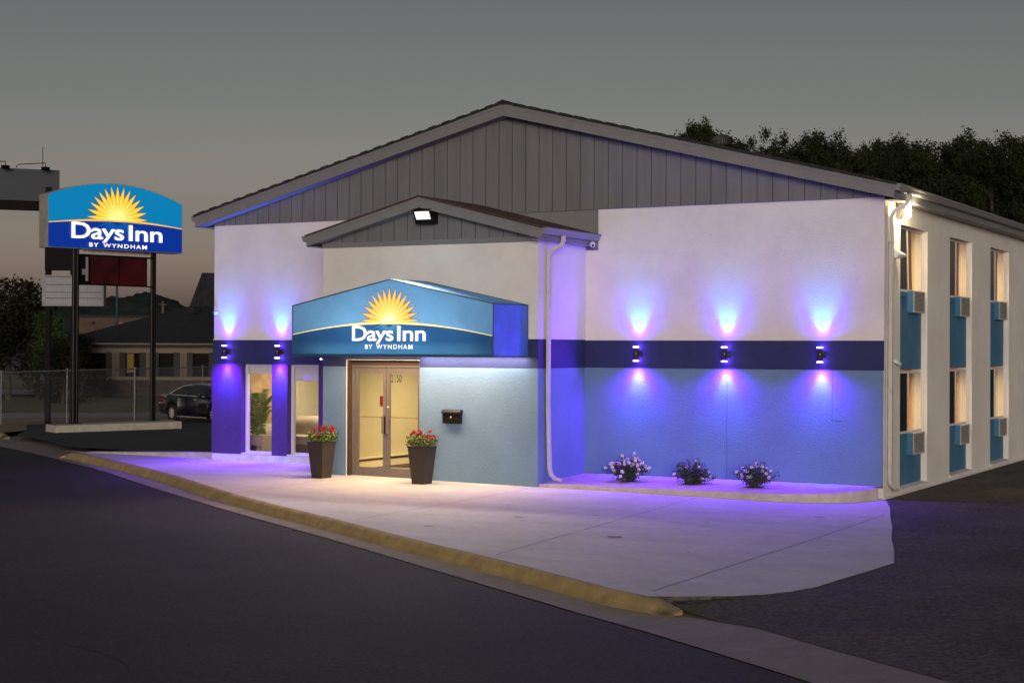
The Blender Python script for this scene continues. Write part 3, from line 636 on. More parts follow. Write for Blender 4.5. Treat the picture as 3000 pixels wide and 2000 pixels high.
for sx, xw, xi in ((-1, V0, VA), (1, V1, VB)):
    mb = MB(); mb.box(min(xw, xw-sx*.03), max(xw, xw-sx*.03), VY+.03, -.02, 4.625, 4.83, 'trim_grey'); mb.box(min(xi, xw-sx*.03), max(xi, xw-sx*.03), VY+.03, -.02, 4.625, 4.635, 'soffit')
    part(mb, 'fascia', B)
    gp = [(0, 4.725), (.07, 4.725), (.085, 4.76), (.09, 4.79), (.12, 4.82), (.12, 4.845), (.11, 4.845), (.07, 4.745), (.006, 4.74), (.006, 4.845), (0, 4.845)]
    mb = MB(); mb.prism([(xw+sx*a, VY, z) for a, z in gp], (0, 2.28, 0), 'gutter_grey'); mb.prism([(xw+sx*a, VY-.003, z) for a, z in ((0, 4.725), (.07, 4.725), (.12, 4.82), (.12, 4.845), (0, 4.845))], (0, .003, 0), 'gutter_grey'); part(mb, 'gutter', B)
mb = MB(); mb.flat([(9.56, -1.52, 4.735), (9.56, -1.52, 4.64), (9.53, -1.54, 4.56), (9.40, -1.62, 4.47), (9.335, -1.655, 4.38), (9.33, -1.66, 4.2), (9.33, -1.67, 1.6), (9.34, -1.655, .9), (9.35, -1.64, .40), (9.37, -1.62, .28), (9.42, -1.56, .20), (9.52, -1.48, .175)], .036, .030, 'downspout', up=(0, 1, 0)); part(mb, 'downspout', B)
# entrance doors
fy = D+.16
mb = MB(); 
mb.box(DX0, DX0+.06, D+.02, fy+.06, .05, DZ, 'frame_dark'); mb.box(DX1-.05, DX1, fy-.03, fy+.06, .05, DZ, 'frame_alu'); mb.box(DX0+.06, DX1-.05, fy-.05, fy+.06, DZ-.12, DZ, 'frame_dark')
mb.box(DX0, DX1, fy-.06, fy+.06, .055, .083, 'frame_alu'); mb.box(DX0+.06, DX1-.05, fy-.055, fy-.0, DZ-.145, DZ-.115, 'frame_alu')
mb.box(DX0-.0, DX0+.010, D-.003, D+.02, .05, DZ, 'stucco_white'); mb.box(DX0, DX1, D-.0, fy-.05, DZ-.010, DZ, 'stucco_white')
mb.box(DX1-.012, DX1, D+.01, fy-.03, .05, DZ, 'frame_alu')
for k in range(4): mb.box(DX0+.06, DX0+.12-.012*k, fy-.04+.02*k, fy-.02+.02*k, .083, DZ-.12, 'frame_alu')
df = part(mb, 'door_frame', B)
mid = 5.835; door_w = ((DX0+.125, mid-.004), (mid+.004, DX1-.052))
for k, (xa, xb) in enumerate(door_w):
    z0, z1 = .086, DZ-.15; q = MB(); t = .075
    q.box(xa, xa+t, fy-.02, fy+.02, z0, z1, 'frame_alu'); q.box(xb-t, xb, fy-.02, fy+.02, z0, z1, 'frame_alu')
    q.box(xa+t, xb-t, fy-.02, fy+.02, z0, z0+.19, 'frame_alu'); q.box(xa+t, xb-t, fy-.02, fy+.02, z1-.12, z1, 'frame_alu')
    dr = part(q, 'door', B)
    q = MB(); q.box(xa+t, xb-t, fy-.004, fy, z0+.19, z1-.12, 'glass_door'); q = q.obj('pane'); q.parent = dr
    q = MB(); q.tube([(xa+t, fy+.04, 1.27), (xb-t, fy+.04, 1.27)], .016, 'metal_rail', 8); q = q.obj('push_bar'); q.parent = dr
    hx = xb-.06 if k == 0 else xa-.005
    q = MB(); q.box(hx-.03, hx+.07, fy-.055, fy-.045, .95, 1.29, 'frame_alu'); q.box(hx+.0, hx+.03, fy-.045, fy-.02, 1.0, 1.03, 'frame_alu'); q.box(hx+.0, hx+.03, fy-.045, fy-.02, 1.2, 1.23, 'frame_alu'); q = q.obj('handle'); q.parent = dr
    if k:
        q = MB(); vs_, fs_ = text_geo('2150', .012, .245, .145, 1.05); q.add([(xa+t+.02+a, fy-.009, z1-.12-.165+b) for a, b in vs_], fs_, 'number_dark'); q = q.obj('house_number'); q.parent = dr
        q = MB(); q.lathe([(0, -.03), (.018, -.03), (.018, -.02)], (xa+.035, fy, 1.47), 'metal_rail', 12, 'y'); q = q.obj('lock'); q.parent = dr
# things seen inside
mb = MB()
mb.box(4.5, 4.56, -1.6, 5.5, .11, .36, 'heater'); mb.box(4.5, 4.61, -1.6, 5.5, .345, .375, 'heater'); mb.box(4.56, 4.575, -1.6, 5.5, .13, .15, 'ac_dark'); mb.box(4.56, 4.575, -1.6, 5.5, .30, .33, 'ac_dark')
tag(mb.obj('baseboard_heater'), 'long cream baseboard heater low on the wall behind the glass doors', 'heater')
mb = MB(); mb.box(4.5, 4.55, -.06, .10, 1.43, 1.62, 'alarm_red'); mb.box(4.55, 4.556, -.01, .05, 1.52, 1.54, 'letter_white'); mb.box(4.55, 4.556, .01, .03, 1.46, 1.53, 'letter_white')
tag(mb.obj('fire_alarm_pull'), 'small red fire alarm pull on the wall behind the left glass door', 'fire alarm')
S = thing('sofa', 'taupe sofa with rolled back behind the tall window nearest the entrance', 'sofa', (1.35, 1.7, .05))
q = MB(); q.box(.5, 2.3, 1.0, 1.95, .08, .46, 'sofa_dark'); part(q, 'base', S)
q = MB(); q.box(.72, 2.1, .98, 1.75, .46, .64, 'sofa'); part(q, 'seat_cushion', S)
q = MB(); q.tube([(.5, 1.85, .86), (1.4, 1.87, .9), (2.3, 1.85, .86)], .17, 'sofa', 10); q.box(.5, 2.3, 1.75, 1.98, .46, .88, 'sofa'); part(q, 'backrest', S)
for x in (.58, 2.2): q = MB(); q.tube([(x, .98, .68), (x, 1.8, .68)], .13, 'sofa', 10); q.box(x-.11, x+.11, 1.0, 1.8, .1, .68, 'sofa'); part(q, 'armrest', S)
q = MB(); q.box(-.02+.35, .75+.25, .48, 1.0, .06, .66, 'sofa'); q.box(.36, .98, .46, .48, .40, .42, 'sofa_dark'); tag(q.obj('ottoman'), 'grey square ottoman beside the indoor palm behind the left window', 'ottoman')
q = MB(); q.box(.27, .295, 2.0, 2.6, 1.45, 2.1, 'frame_white'); q.box(.295, .30, 2.06, 2.54, 1.51, 2.04, 'picture'); tag(q.obj('framed_picture'), 'small framed picture on the lobby wall above the palm', 'picture')
q = MB(); q.box(.27, .29, .95, 1.9, .9, 2.5, 'picture'); tag(q.obj('wall_hanging'), 'brown and beige hanging behind the palm leaves', 'wall hanging')
P_ = thing('potted_palm', 'tall indoor palm in a brown pot behind the left tall window', 'potted palm', (.72, .62, .06))
q = MB(); q.lathe([(0, 0), (.15, 0), (.19, .38), (.17, .38), (.16, .34), (0, .34)], (0, 0, 0), 'pot', 16); part(q, 'pot', P_, local=True)
q = MB()
for k in range(6): q.tube([(.03*math.cos(k), .03*math.sin(k), .34), (.07*math.cos(k*1.1), .07*math.sin(k*1.1), 1.0)], .012, 'leaf_light', 5)
part(q, 'stem', P_, local=True)
q = MB()
for k in range(22):
    a = k*2.4; up = .75+.75*rnd.random(); rch = .16+.14*rnd.random(); base = Vector((.04*math.cos(a), .04*math.sin(a), .55+.3*(k % 3)/2)); pts = []
    for i in range(9):
        t = i/8; pts.append(base+Vector((math.cos(a)*rch*t*1.4, math.sin(a)*rch*t*1.4, up*t*(1.25-.62*t))))
    q.tube(pts, .005, 'palm', 3)
    for i in range(1, 9):
        for sgn in (-1, 1):
            for h_ in (0, .5):
                p = pts[i-1].lerp(pts[i], h_); side = Vector((-math.sin(a), math.cos(a), 0))*sgn; tip = p+side*.19*(1.15-.07*i)+Vector((math.cos(a)*.06, math.sin(a)*.06, .04)); q.add([p, p+Vector((0, 0, .032)), tip], [(0, 1, 2)], 'palm')
part(q, 'fronds', P_, local=True)
# ------------------------------------------------------------------ fixtures on the building
# air conditioners
AC = thing('air_conditioner', '', 'air conditioner', (0, 0, 0), group='through-wall air conditioners under the side windows')
q = MB(); q.box(-.02, .115, -.0, .04, .0, .41, 'panel_blue'); q.box(-.02, .115, .04, .81, .0, .41, 'ac_grille'); q.box(.115, .125, .0, .81, 0, .035, 'ac_grille'); q.box(.115, .125, .0, .81, .38, .41, 'ac_grille'); q.box(.115, .125, 0, .05, .035, .38, 'ac_grille'); q.box(.115, .125, .77, .81, .035, .38, 'ac_grille')
part(q, 'housing', AC, local=True)
q = MB(); q.box(.1155, .1165, .05, .77, .035, .38, 'ac_dark')
for k in range(14): q.box(.1165, .128, .05, .77, .045+k*.024, .045+k*.024+.011, 'ac_grille')
part(q, 'grille', AC, local=True)
first = True; ordn = ['nearest the front corner', 'second from the front corner', 'third from the front corner', 'fourth from the front corner', 'fifth', 'sixth']
for bi, b in enumerate(bays[:4]):
    for z, fl in ((.65, 'ground floor'), (3.335, 'upper floor')):
        o = AC if first else copy_tree(AC); first = False
        o.location = (15.08, b+.93, z); o['label'] = f'louvred air conditioner under the {fl} side window {ordn[bi]}'
# wall lamps
def wall_lamp(x, label):
    T = thing('wall_lamp', label, 'wall lamp', (x, -.03, 2.38), group='up and down cylinder wall lamps on the navy band')
    q = MB(); q.lathe([(0, .035), (.052, .035), (.052, .275), (0, .275)], (0, -.13, 0), 'lamp_body', 20); part(q, 'body', T, local=True)
    q = MB(); q.box(-.028, .028, -.085, .0, .10, .21, 'lamp_body'); q.box(-.05, .05, -.012, .006, .09, .22, 'lamp_body'); part(q, 'bracket', T, local=True)
    for z0 in (.012, .276):
        q = MB(); q.lathe([(0, z0), (.054, z0), (.054, z0+.022), (0, z0+.022)], (0, -.13, 0), 'led_lens', 20); part(q, 'lens', T, local=True)
    for z0, h in ((0, .012), (.298, .012)):
        q = MB(); q.lathe([(.044, z0), (.052, z0), (.052, z0+h), (.044, z0+h), (.044, z0)], (0, -.13, 0), 'lamp_body', 20); part(q, 'rim', T, local=True)
    for s in (1, -1):
        z = .16+s*.17
        lamp('SPOT', 'beam', (0, -.13, z), 170 if s > 0 else 280, (.035, .015, 1) if s > 0 else (.08, .02, 1), T, (0, .11, s), spot_size=R(88), spot_blend=1, shadow_soft_size=.02)
        lamp('SPOT', 'wide_beam', (0, -.19, z), 80 if s > 0 else 280, (.05, .0, 1) if s > 0 else (.17, .02, 1), T, (0, 0, s), spot_size=R(150), spot_blend=1, shadow_soft_size=.04)
        lamp('SPOT', 'core_beam', (0, -.13, z), 62, (.0, .85, .5), T, (0, .12, s), spot_size=R(60), spot_blend=1, shadow_soft_size=.02)
        lamp('POINT', 'ring_glow', (0, -.05, .16+s*.125), 2.2, (.22, .07, 1), T, shadow_soft_size=.015)
        lamp('SPOT', 'spill', (0, -.19, .16+s*.12), 112, (.17, .025, 1), T, (0, -1, -.9 if s < 0 else .12), spot_size=R(172), spot_blend=.25, shadow_soft_size=.05)
    return T
wall_lamp(.42, 'lit up-down lamp on the navy wall nearest the left building corner')
wall_lamp(1.88, 'lit up-down lamp on the navy wall between the two tall windows')
wall_lamp(10.43, 'lit up-down lamp on the right wall nearest the downspout')
wall_lamp(12.23, 'middle of the three lit up-down lamps right of the entrance')
wall_lamp(14.07, 'lit up-down lamp on the right wall nearest the building corner')
T = thing('corner_led', 'tiny bright violet light at the left edge of the entrance wall under the awning', 'light', (4.38, -2.0, 2.40))
q = MB(); q.lathe([(0, -.02), (.016, -.02), (.016, .02), (0, .02)], (0, 0, 0), 'led_lens', 12, 'y'); q.box(-.01, .02, .0, .03, -.02, .02, 'lamp_body'); part(q, 'lens', T, local=True)
lamp('SPOT', 'spill', (-.03, -.0, 0), 30, (.13, .035, 1), T, (-1, .55, -.5), spot_size=R(120), spot_blend=.8, shadow_soft_size=.03)
# cameras
def dome_cam(loc, label, d, k=1.0):
    T = thing('security_camera', label, 'security camera', loc); d = Vector(d).normalized()
    q = MB(); q.M = Matrix.Translation(-d*.02) @ d.to_track_quat('Z', 'Y').to_matrix().to_4x4(); q.lathe([(0, 0), (.05*k, 0), (.055*k, .03*k), (.05*k, .10*k), (.036*k, .13*k), (0, .13*k)], (0, 0, 0), 'camera_white', 16); part(q, 'housing', T, local=True)
    q = MB(); q.M = Matrix.Translation(-d*.02) @ d.to_track_quat('Z', 'Y').to_matrix().to_4x4(); q.lathe([(0, .137*k), (.026*k, .135*k), (.027*k, .128*k)], (0, 0, 0), 'lens_black', 16); part(q, 'lens', T, local=True); return T
dome_cam((9.56, -.30, 4.66), 'white dome camera under the far end of the entrance gutter', (.5, -.75, -.35))
dome_cam((.12, -.06, 3.41), 'white camera at the left building corner above the navy band', (-.1, -.9, -.3), .9)
T = thing('security_camera', 'white conical camera on the side wall below the bright floodlight', 'security camera', (15.24, .60, 4.36))
q = MB(); q.M = Vector((.25, .9, -.02)).normalized().to_track_quat('Z', 'Y').to_matrix().to_4x4(); q.lathe([(0, -.05), (.075, -.05), (.08, 0), (.07, .10), (.03, .30), (.02, .32), (0, .32)], (0, 0, 0), 'camera_white', 16); part(q, 'housing', T, local=True)
T = thing('security_camera', 'small white bullet camera low on the side wall beside the navy band', 'security camera', (15.23, .62, 2.42))
q = MB(); q.M = Vector((.55, .75, -.45)).normalized().to_track_quat('Z', 'Y').to_matrix().to_4x4(); q.lathe([(0, -.04), (.03, -.04), (.034, 0), (.034, .13), (.026, .13), (.02, .11), (0, .11)], (0, 0, 0), 'camera_white', 14); q.box(-.03, .03, -.02, .02, -.06, -.03, 'camera_white'); part(q, 'housing', T, local=True)
# floodlights
T = thing('floodlight', 'boxy lit floodlight under the peak of the entrance gable', 'floodlight', (6.92, D-.04, 5.0))
q = MB(); q.hexa([(-.20, .0, .0), (.20, .0, .0), (.20, -.17, .0), (-.20, -.17, .0)], [(-.20, .0, .26), (.20, .0, .26), (.20, -.28, .26), (-.20, -.28, .26)], 'black_metal'); q.box(-.215, .215, -.295, .0, .26, .275, 'black_metal'); part(q, 'housing', T, local=True)
q = MB(); a = Vector((0, -.172, .035)); b_ = Vector((0, -.278, .25)); n_ = Vector((0, -.006, -.002))
q.prism([a+Vector((-.16, 0, .01))+n_, a+Vector((.16, 0, .01))+n_, b_+Vector((.16, 0, -.02))+n_, b_+Vector((-.16, 0, -.02))+n_], (0, -.004, 0), 'flood_glass'); part(q, 'glass', T, local=True)
lamp('SPOT', 'lamp', (0, -.34, .12), 1000, (1, .84, .66), T, (.2, -1, -.55), spot_size=R(110), spot_blend=.9, shadow_soft_size=.12)
T = thing('floodlight', 'glaring floodlight on the side wall under the eave at the right corner', 'floodlight', (15.2, .93, 5.02))
q = MB(); q.box(.0, .05, -.07, .07, .02, .3, 'camera_white'); q.hexa([(.05, -.10, .08), (.05, .10, .08), (.05, .10, .26), (.05, -.10, .26)], [(.16, -.14, .02), (.16, .14, .02), (.16, .14, .30), (.16, -.14, .30)], 'camera_white'); part(q, 'housing', T, local=True)
q = MB(); q.hexa([(.161, -.12, .03), (.161, .12, .03), (.161, .12, .29), (.161, -.12, .29)], [(.20, -.10, .05), (.20, .10, .05), (.20, .10, .27), (.20, -.10, .27)], 'flood_hot'); part(q, 'lens', T, local=True)
lamp('POINT', 'lamp', (.30, 0, .1), 62, (1, .80, .50), T, shadow_soft_size=.10)
# mailbox
T = thing('mailbox', 'black wall mailbox with curved lid right of the entrance doors', 'mailbox', (7.46, D, 1.2))
q = MB(); q.box(-.19, .19, -.10, -.001, .0, .20, 'black_metal'); part(q, 'body', T, local=True)
q = MB(); pr = [(-.001, .26), (-.05, .262), (-.09, .25), (-.12, .22), (-.125, .185), (-.115, .185), (-.10, .205), (-.001, .205)]; q.prism([(-.205, a, b2) for a, b2 in pr], (.41, 0, 0), 'black_metal'); part(q, 'lid', T, local=True)
q = MB(); q.prism([(0, -.102, .10), (.014, -.102, .12), (0, -.102, .145), (-.014, -.102, .12)], (0, -.004, 0), 'metal_rail'); part(q, 'lock', T, local=True)
# roof ventilator
T = thing('roof_ventilator', 'round turbine vent on the right slope of the roof', 'roof vent', (8.95, 8, zr_(8.95)-.03))
q = MB(); q.lathe([(.20, 0), (.17, .30), (0, .30)], (0, 0, 0), 'turbine_metal', 20); part(q, 'collar', T, local=True)
q = MB(Matrix.Translation((0, 0, .16))); n = 28
for k in range(n):
    a0, a1 = 2*math.pi*k/n, 2*math.pi*(k+.8)/n
    for (r1, h1), (r2, h2) in (((.14, .14), (.24, .20)), ((.24, .20), (.28, .29)), ((.28, .29), (.24, .38)), ((.24, .38), (.10, .44))):
        q.add([(r1*math.cos(a0), r1*math.sin(a0), h1), (r1*.93*math.cos(a1), r1*.93*math.sin(a1), h1), (r2*.93*math.cos(a1), r2*.93*math.sin(a1), h2), (r2*math.cos(a0), r2*math.sin(a0), h2)], [(0, 1, 2, 3)], 'turbine_metal')
q.lathe([(.22, .19), (.25, .29), (.22, .38), (.09, .43), (0, .44)], (0, 0, 0), 'turbine_metal', 20); part(q, 'turbine', T, local=True)
# ------------------------------------------------------------------ logo builder
def logo_text(q, o, u, v, n, x, z, w_, cap, x2, z2, w2, cap2, m, off):
    put_text(q, o, u, v, n, 'Days', x, z, w_*.568, cap, m, off, bold=.014, spacing=.94)
    put_text(q, o, u, v, n, 'Inn', x+w_*.620, z, w_*.380, cap*.99, m, off, bold=.014, spacing=.98)
    put_text(q, o, u, v, n, 'BY', x2, z2, w2*.155, cap2, m, off, bold=.006, spacing=1.2)
    put_text(q, o, u, v, n, 'WYNDHAM', x2+w2*.24, z2, w2*.76, cap2, m, off, bold=.006, spacing=1.3)
def emblem(q, o, u, v, n, Rr, mo, my, mp, mt, mk, k=.004, lower=.62, y0=0):
    NT = 15; tips = []
    def star(Rt, Rv, half, off, m, grow=0):
        pts = []
        for i in range(NT):
            a = R(3.5+i*(173/(NT-1)))
            pts.append((Rt*math.cos(a), Rt*math.sin(a)))
            if i < NT-1:
                a2 = R(3.5+(i+.5)*(173/(NT-1))); pts.append((Rv*math.cos(a2), Rv*math.sin(a2)))
        pts = [(Rv*.92, -grow)]+pts+[(-Rv*.92, -grow)]
        for i in range(len(pts)-1):
            q.add([o+n*off, o+u*pts[i][0]+v*(pts[i][1]+y0)+n*off, o+u*pts[i+1][0]+v*(pts[i+1][1]+y0)+n*off], [(0, 1, 2)], m)
    star(Rr*1.035, Rr*.70, 0, k, mk); star(Rr, Rr*.66, 0, 2*k, mo)
    for i in range(NT*2-1):
        a = R(3.5+i*(173/(2*(NT-1)))); ln = Rr*(.95 if i % 2 == 0 else .60); b = R(2.9 if i % 2 == 0 else 1.8); r0_ = Rr*.2
        q.add([o+u*r0_*math.cos(a-b)+v*(r0_*math.sin(a-b)+y0)+n*3*k, o+u*ln*.45*math.cos(a-b*.8)+v*(ln*.45*math.sin(a-b*.8)+y0)+n*3*k, o+u*ln*math.cos(a)+v*(ln*math.sin(a)+y0)+n*3*k, o+u*ln*.45*math.cos(a+b*.8)+v*(ln*.45*math.sin(a+b*.8)+y0)+n*3*k, o+u*r0_*math.cos(a+b)+v*(r0_*math.sin(a+b)+y0)+n*3*k], [(0, 1, 2, 3, 4)], my)
    nn = 24; q.add([o+n*4*k+v*y0]+[o+u*Rr*.26*math.cos(math.pi*i/nn)+v*(Rr*.26*math.sin(math.pi*i/nn)+y0)+n*4*k for i in range(nn+1)], [(0, i+1, i+2) for i in range(nn)], mp)
    for i in range(NT*2-1):
        a = -R(6+i*(168/(2*(NT-1)))); ln = Rr*lower*(1 if i % 2 == 0 else .62); ln *= 1+.6*abs(math.cos(a))**2; b = R(1.7); r0_ = Rr*.12
        q.add([o+u*r0_*math.cos(a)+v*(r0_*math.sin(a)+y0)+n*2*k, o+u*ln*.4*math.cos(a-b)+v*(ln*.4*math.sin(a-b)+y0)+n*2*k, o+u*ln*math.cos(a)+v*(ln*math.sin(a)+y0)+n*2*k, o+u*ln*.4*math.cos(a+b)+v*(ln*.4*math.sin(a+b)+y0)+n*2*k], [(0, 1, 2, 3)], mt)
def arc(x, x0, x1, a, b, m):       # horizon line height through left a, middle m, right b
    t = (x-x0)/(x1-x0); return (1-t)*a+t*b+(m-(a+b)/2)*(1-(2*t-1)**2)
def face_panel(q, o, u, v, n, x0, x1, botf, topf, linef, mlow, mup, N_=40):
    for i in range(N_):
        a, b = x0+(x1-x0)*i/N_, x0+(x1-x0)*(i+1)/N_
        q.add([o+u*a+v*botf(a), o+u*b+v*botf(b), o+u*b+v*linef(b), o+u*a+v*linef(a)], [(0, 1, 2, 3)], mlow)
        q.add([o+u*a+v*linef(a), o+u*b+v*linef(b), o+u*b+v*topf(b), o+u*a+v*topf(a)], [(0, 1, 2, 3)], mup)
def line_ribbon(q, o, u, v, n, x0, x1, linef, hc, he, m, off, N_=40):
    for i in range(N_):
        a, b = x0+(x1-x0)*i/N_, x0+(x1-x0)*(i+1)/N_; f = lambda x: he+(hc-he)*(1-abs(2*(x-x0)/(x1-x0)-1))**1.6
        q.add([o+u*a+v*(linef(a)-.2*f(a))+n*off, o+u*b+v*(linef(b)-.2*f(b))+n*off, o+u*b+v*(linef(b)+f(b))+n*off, o+u*a+v*(linef(a)+f(a))+n*off], [(0, 1, 2, 3)], m)
U, V, NF = Vector((1, 0, 0)), Vector((0, 0, 1)), Vector((0, -1, 0))
AW = thing('awning', 'light blue and navy fabric entrance awning with a glowing sun emblem over the doors', 'awning', (6.85, D, 2.48))
A0, A1, AY, AZ0, AZ1, AZP = 4.63, 9.066, -3.29, 2.48, 3.43, 3.90
o0 = Vector((0, AY, 0)); lf = lambda x: arc(x, A0, A1, 2.872, 2.846, 3.079); tf = lambda x: AZ1+(AZP-AZ1)*(1-abs(x-6.85)/2.22)
AWX = 6.85
def wr(x, z): return -.012*math.sin(z*5+x*2.2)*math.sin(x*3.1)-.010*noise.noise(Vector((x*2.5, z*1.5, 0)))
q = MB(); N_ = 60; K1, K2 = 6, 10
for i in range(N_):
    a, b = A0+(A1-A0)*i/N_, A0+(A1-A0)*(i+1)/N_
    for lo_, hi_, K, mm in ((lambda x: AZ0, lf, K1, 'navy_fabric'), (lf, tf, K2, 'awning_blue')):
        for k in range(K):
            def P(x, t): z = lo_(x)+(hi_(x)-lo_(x))*t; e = min(1, (x-A0)*3, (A1-x)*3, (z-AZ0)*5+.0, (tf(x)-z)*5); return Vector((x, AY+max(0, -wr(x, z))*max(0, e)+.0, z))
            q.add([P(a, k/K), P(b, k/K), P(b, (k+1)/K), P(a, (k+1)/K)], [(0, 1, 2, 3)], mm, True)
part(q, 'front_fabric', AW)
q = MB(); q.prism([(A1, AY, AZ0), (A1, D-.003, AZ0), (A1, D-.003, AZ1), (A1, AY, AZ1)], (-.006, 0, 0), 'awning_side'); part(q, 'side_fabric', AW); q = MB(); q.prism([(A0, AY, AZ0), (A0, D-.003, AZ0), (A0, D-.003, AZ1), (A0, AY, AZ1)], (.006, 0, 0), 'awning_side'); part(q, 'side_fabric', AW)
q = MB()
for x in (A0, A1): q.prism([(x, AY, AZ1), (AWX, AY, AZP), (AWX, D-.003, AZP), (x, D-.003, AZ1)], (0, 0, -.006), 'awning_blue')
part(q, 'top_fabric', AW)
q = MB(); r_ = .012
for pth in ([(A0, AY, AZ0), (A0, AY, AZ1), (AWX, AY, AZP), (A1, AY, AZ1), (A1, AY, AZ0)], [(A0, AY, AZ0), (A1, AY, AZ0)], [(A1, AY, AZ0), (A1, D, AZ0)], [(A1, AY, AZ1), (A1, D, AZ1)], [(A1, D-.01, AZ0), (A1, D-.01, AZ1), (AWX, D-.01, AZP)], [(AWX, AY, AZP), (AWX, D, AZP)]):
    for i in range(len(pth)-1): q.tube([pth[i], pth[i+1]], r_, 'piping', 6)
q.tube([(A0, AY+.03, AZ0+.03), (A1, AY+.03, AZ0+.03)], .018, 'frame_alu', 6)
part(q, 'piping', AW)
q = MB(); OFF = .014
line_ribbon(q, o0, U, V, NF, A0+.02, A1-.02, lf, .045, .008, 'sun_yellow', OFF)
emblem(q, Vector((6.86, AY-.012, 3.10)), U, V, NF, .645, 'sun_orange', 'sun_yellow', 'sun_pale', 'teal_ray', 'outline_navy', k=.0022, lower=.42)
part(q, 'sun_emblem', AW)
q = MB(); logo_text(q, o0, U, V, NF, 6.035, 2.766, 1.625, .275, 6.33, 2.612, 1.045, .082, 'letter_white', .030); part(q, 'lettering', AW)
lamp('AREA', 'awning_light', Vector((6.9, -2.6, 2.62))-Vector(WL[AW.name]), 45, (.95, .97, 1), AW, (0, -.5, .8), shape='RECTANGLE', size=3.0, size_y=.3)
lamp('AREA', 'wall_wash', Vector((7.9, D-.10, 2.47))-Vector(WL[AW.name]), 26, (1, .96, .93), AW, (0, .03, -1), shape='RECTANGLE', size=2.3, size_y=.06)
lamp('AREA', 'downlight', Vector((6.9, -2.75, 2.72))-Vector(WL[AW.name]), 175, (1, .64, .36), AW, (0, -.08, -1), shape='RECTANGLE', size=3.6, size_y=.5)
# ------------------------------------------------------------------ planters
def planter(loc, rz, label, seed):
    rn = random.Random(seed); T = thing('planter', label, 'planter', loc, rz, 'square black planters by the entrance')
    q = MB(); a, b, h = .135, .195, .70
    q.hexa([(-a, -a, 0), (a, -a, 0), (a, a, 0), (-a, a, 0)], [(-b, -b, h), (b, -b, h), (b, b, h), (-b, b, h)], 'pot'); 
    for s in (-1, 1): q.box(-b-.004, b+.004, s*b-.012, s*b+.012, h-.02, h+.004, 'pot'); q.box(s*b-.012, s*b+.012, -b, b, h-.02, h+.004, 'pot')
    part(q, 'pot', T, local=True)
    q = MB()
    for k in range(560):
        x, y = rn.uniform(-.23, .23), rn.uniform(-.23, .23); z = h+.02+rn.random()*.17; s = rn.uniform(.014, .03); nn = Vector((rn.uniform(-1, 1), rn.uniform(-1, 1), rn.uniform(.1, 1))).normalized(); t = nn.orthogonal().normalized(); w_ = nn.cross(t)
        q.add([Vector((x, y, z))+s*(math.cos(j*1.0472)*t+math.sin(j*1.0472)*w_)+nn*.006*(j % 2) for j in range(6)], [tuple(range(6))], 'leaf' if rn.random() < .65 else 'leaf_light')
    part(q, 'foliage', T, local=True)
    q = MB(); st = MB()
    for k in range(30):
        an = rn.uniform(0, 6.28); rr = rn.uniform(.04, .27); c = Vector((rr*math.cos(an), rr*math.sin(an), h+rn.uniform(.09, .30)-.25*max(0, rr-.2)))
        st.tube([(c.x*.6, c.y*.6, h), c], .003, 'leaf', 4)
        for j in range(26):
            d = Vector((rn.gauss(0, 1), rn.gauss(0, 1), rn.gauss(0, .8))).normalized(); p = c+d*.034*rn.uniform(.6, 1.1); s = rn.uniform(.010, .018); t = d.orthogonal().normalized(); w_ = d.cross(t); ro = rn.random()*6
            q.add([p+s*(math.cos(ro+i*1.2566)*t+math.sin(ro+i*1.2566)*w_)+d*.004*(i % 2) for i in range(5)], [tuple(range(5))], 'petal_red')
    part(q, 'flowers', T, local=True); part(st, 'stems', T, local=True)
    q = MB()
    for k in range(16):
        an = rn.uniform(0, 6.28); le = rn.uniform(.05, .32); hh = rn.uniform(.20, .46); b0 = Vector((rn.uniform(-.04, .04), rn.uniform(-.04, .04), h)); pts = []
        for i in range(6): t = i/5; pts.append(b0+Vector((math.cos(an)*le*t*t, math.sin(an)*le*t*t, hh*t*(1.15-.25*t*(1 if k % 3 else 1.6)))))
        q.tube(pts, [.007, .006, .005, .004, .003, .001], 'blade', 4)
    part(q, 'grass_blades', T, local=True)
planter((4.87, -2.66, Gz(4.9, -2.7)), R(-6), 'tall black planter with red geraniums left of the glass doors', 3)
planter((7.14, -2.60, Gz(7.2, -2.6)), R(-4), 'tall black planter with red geraniums right of the glass doors', 9)
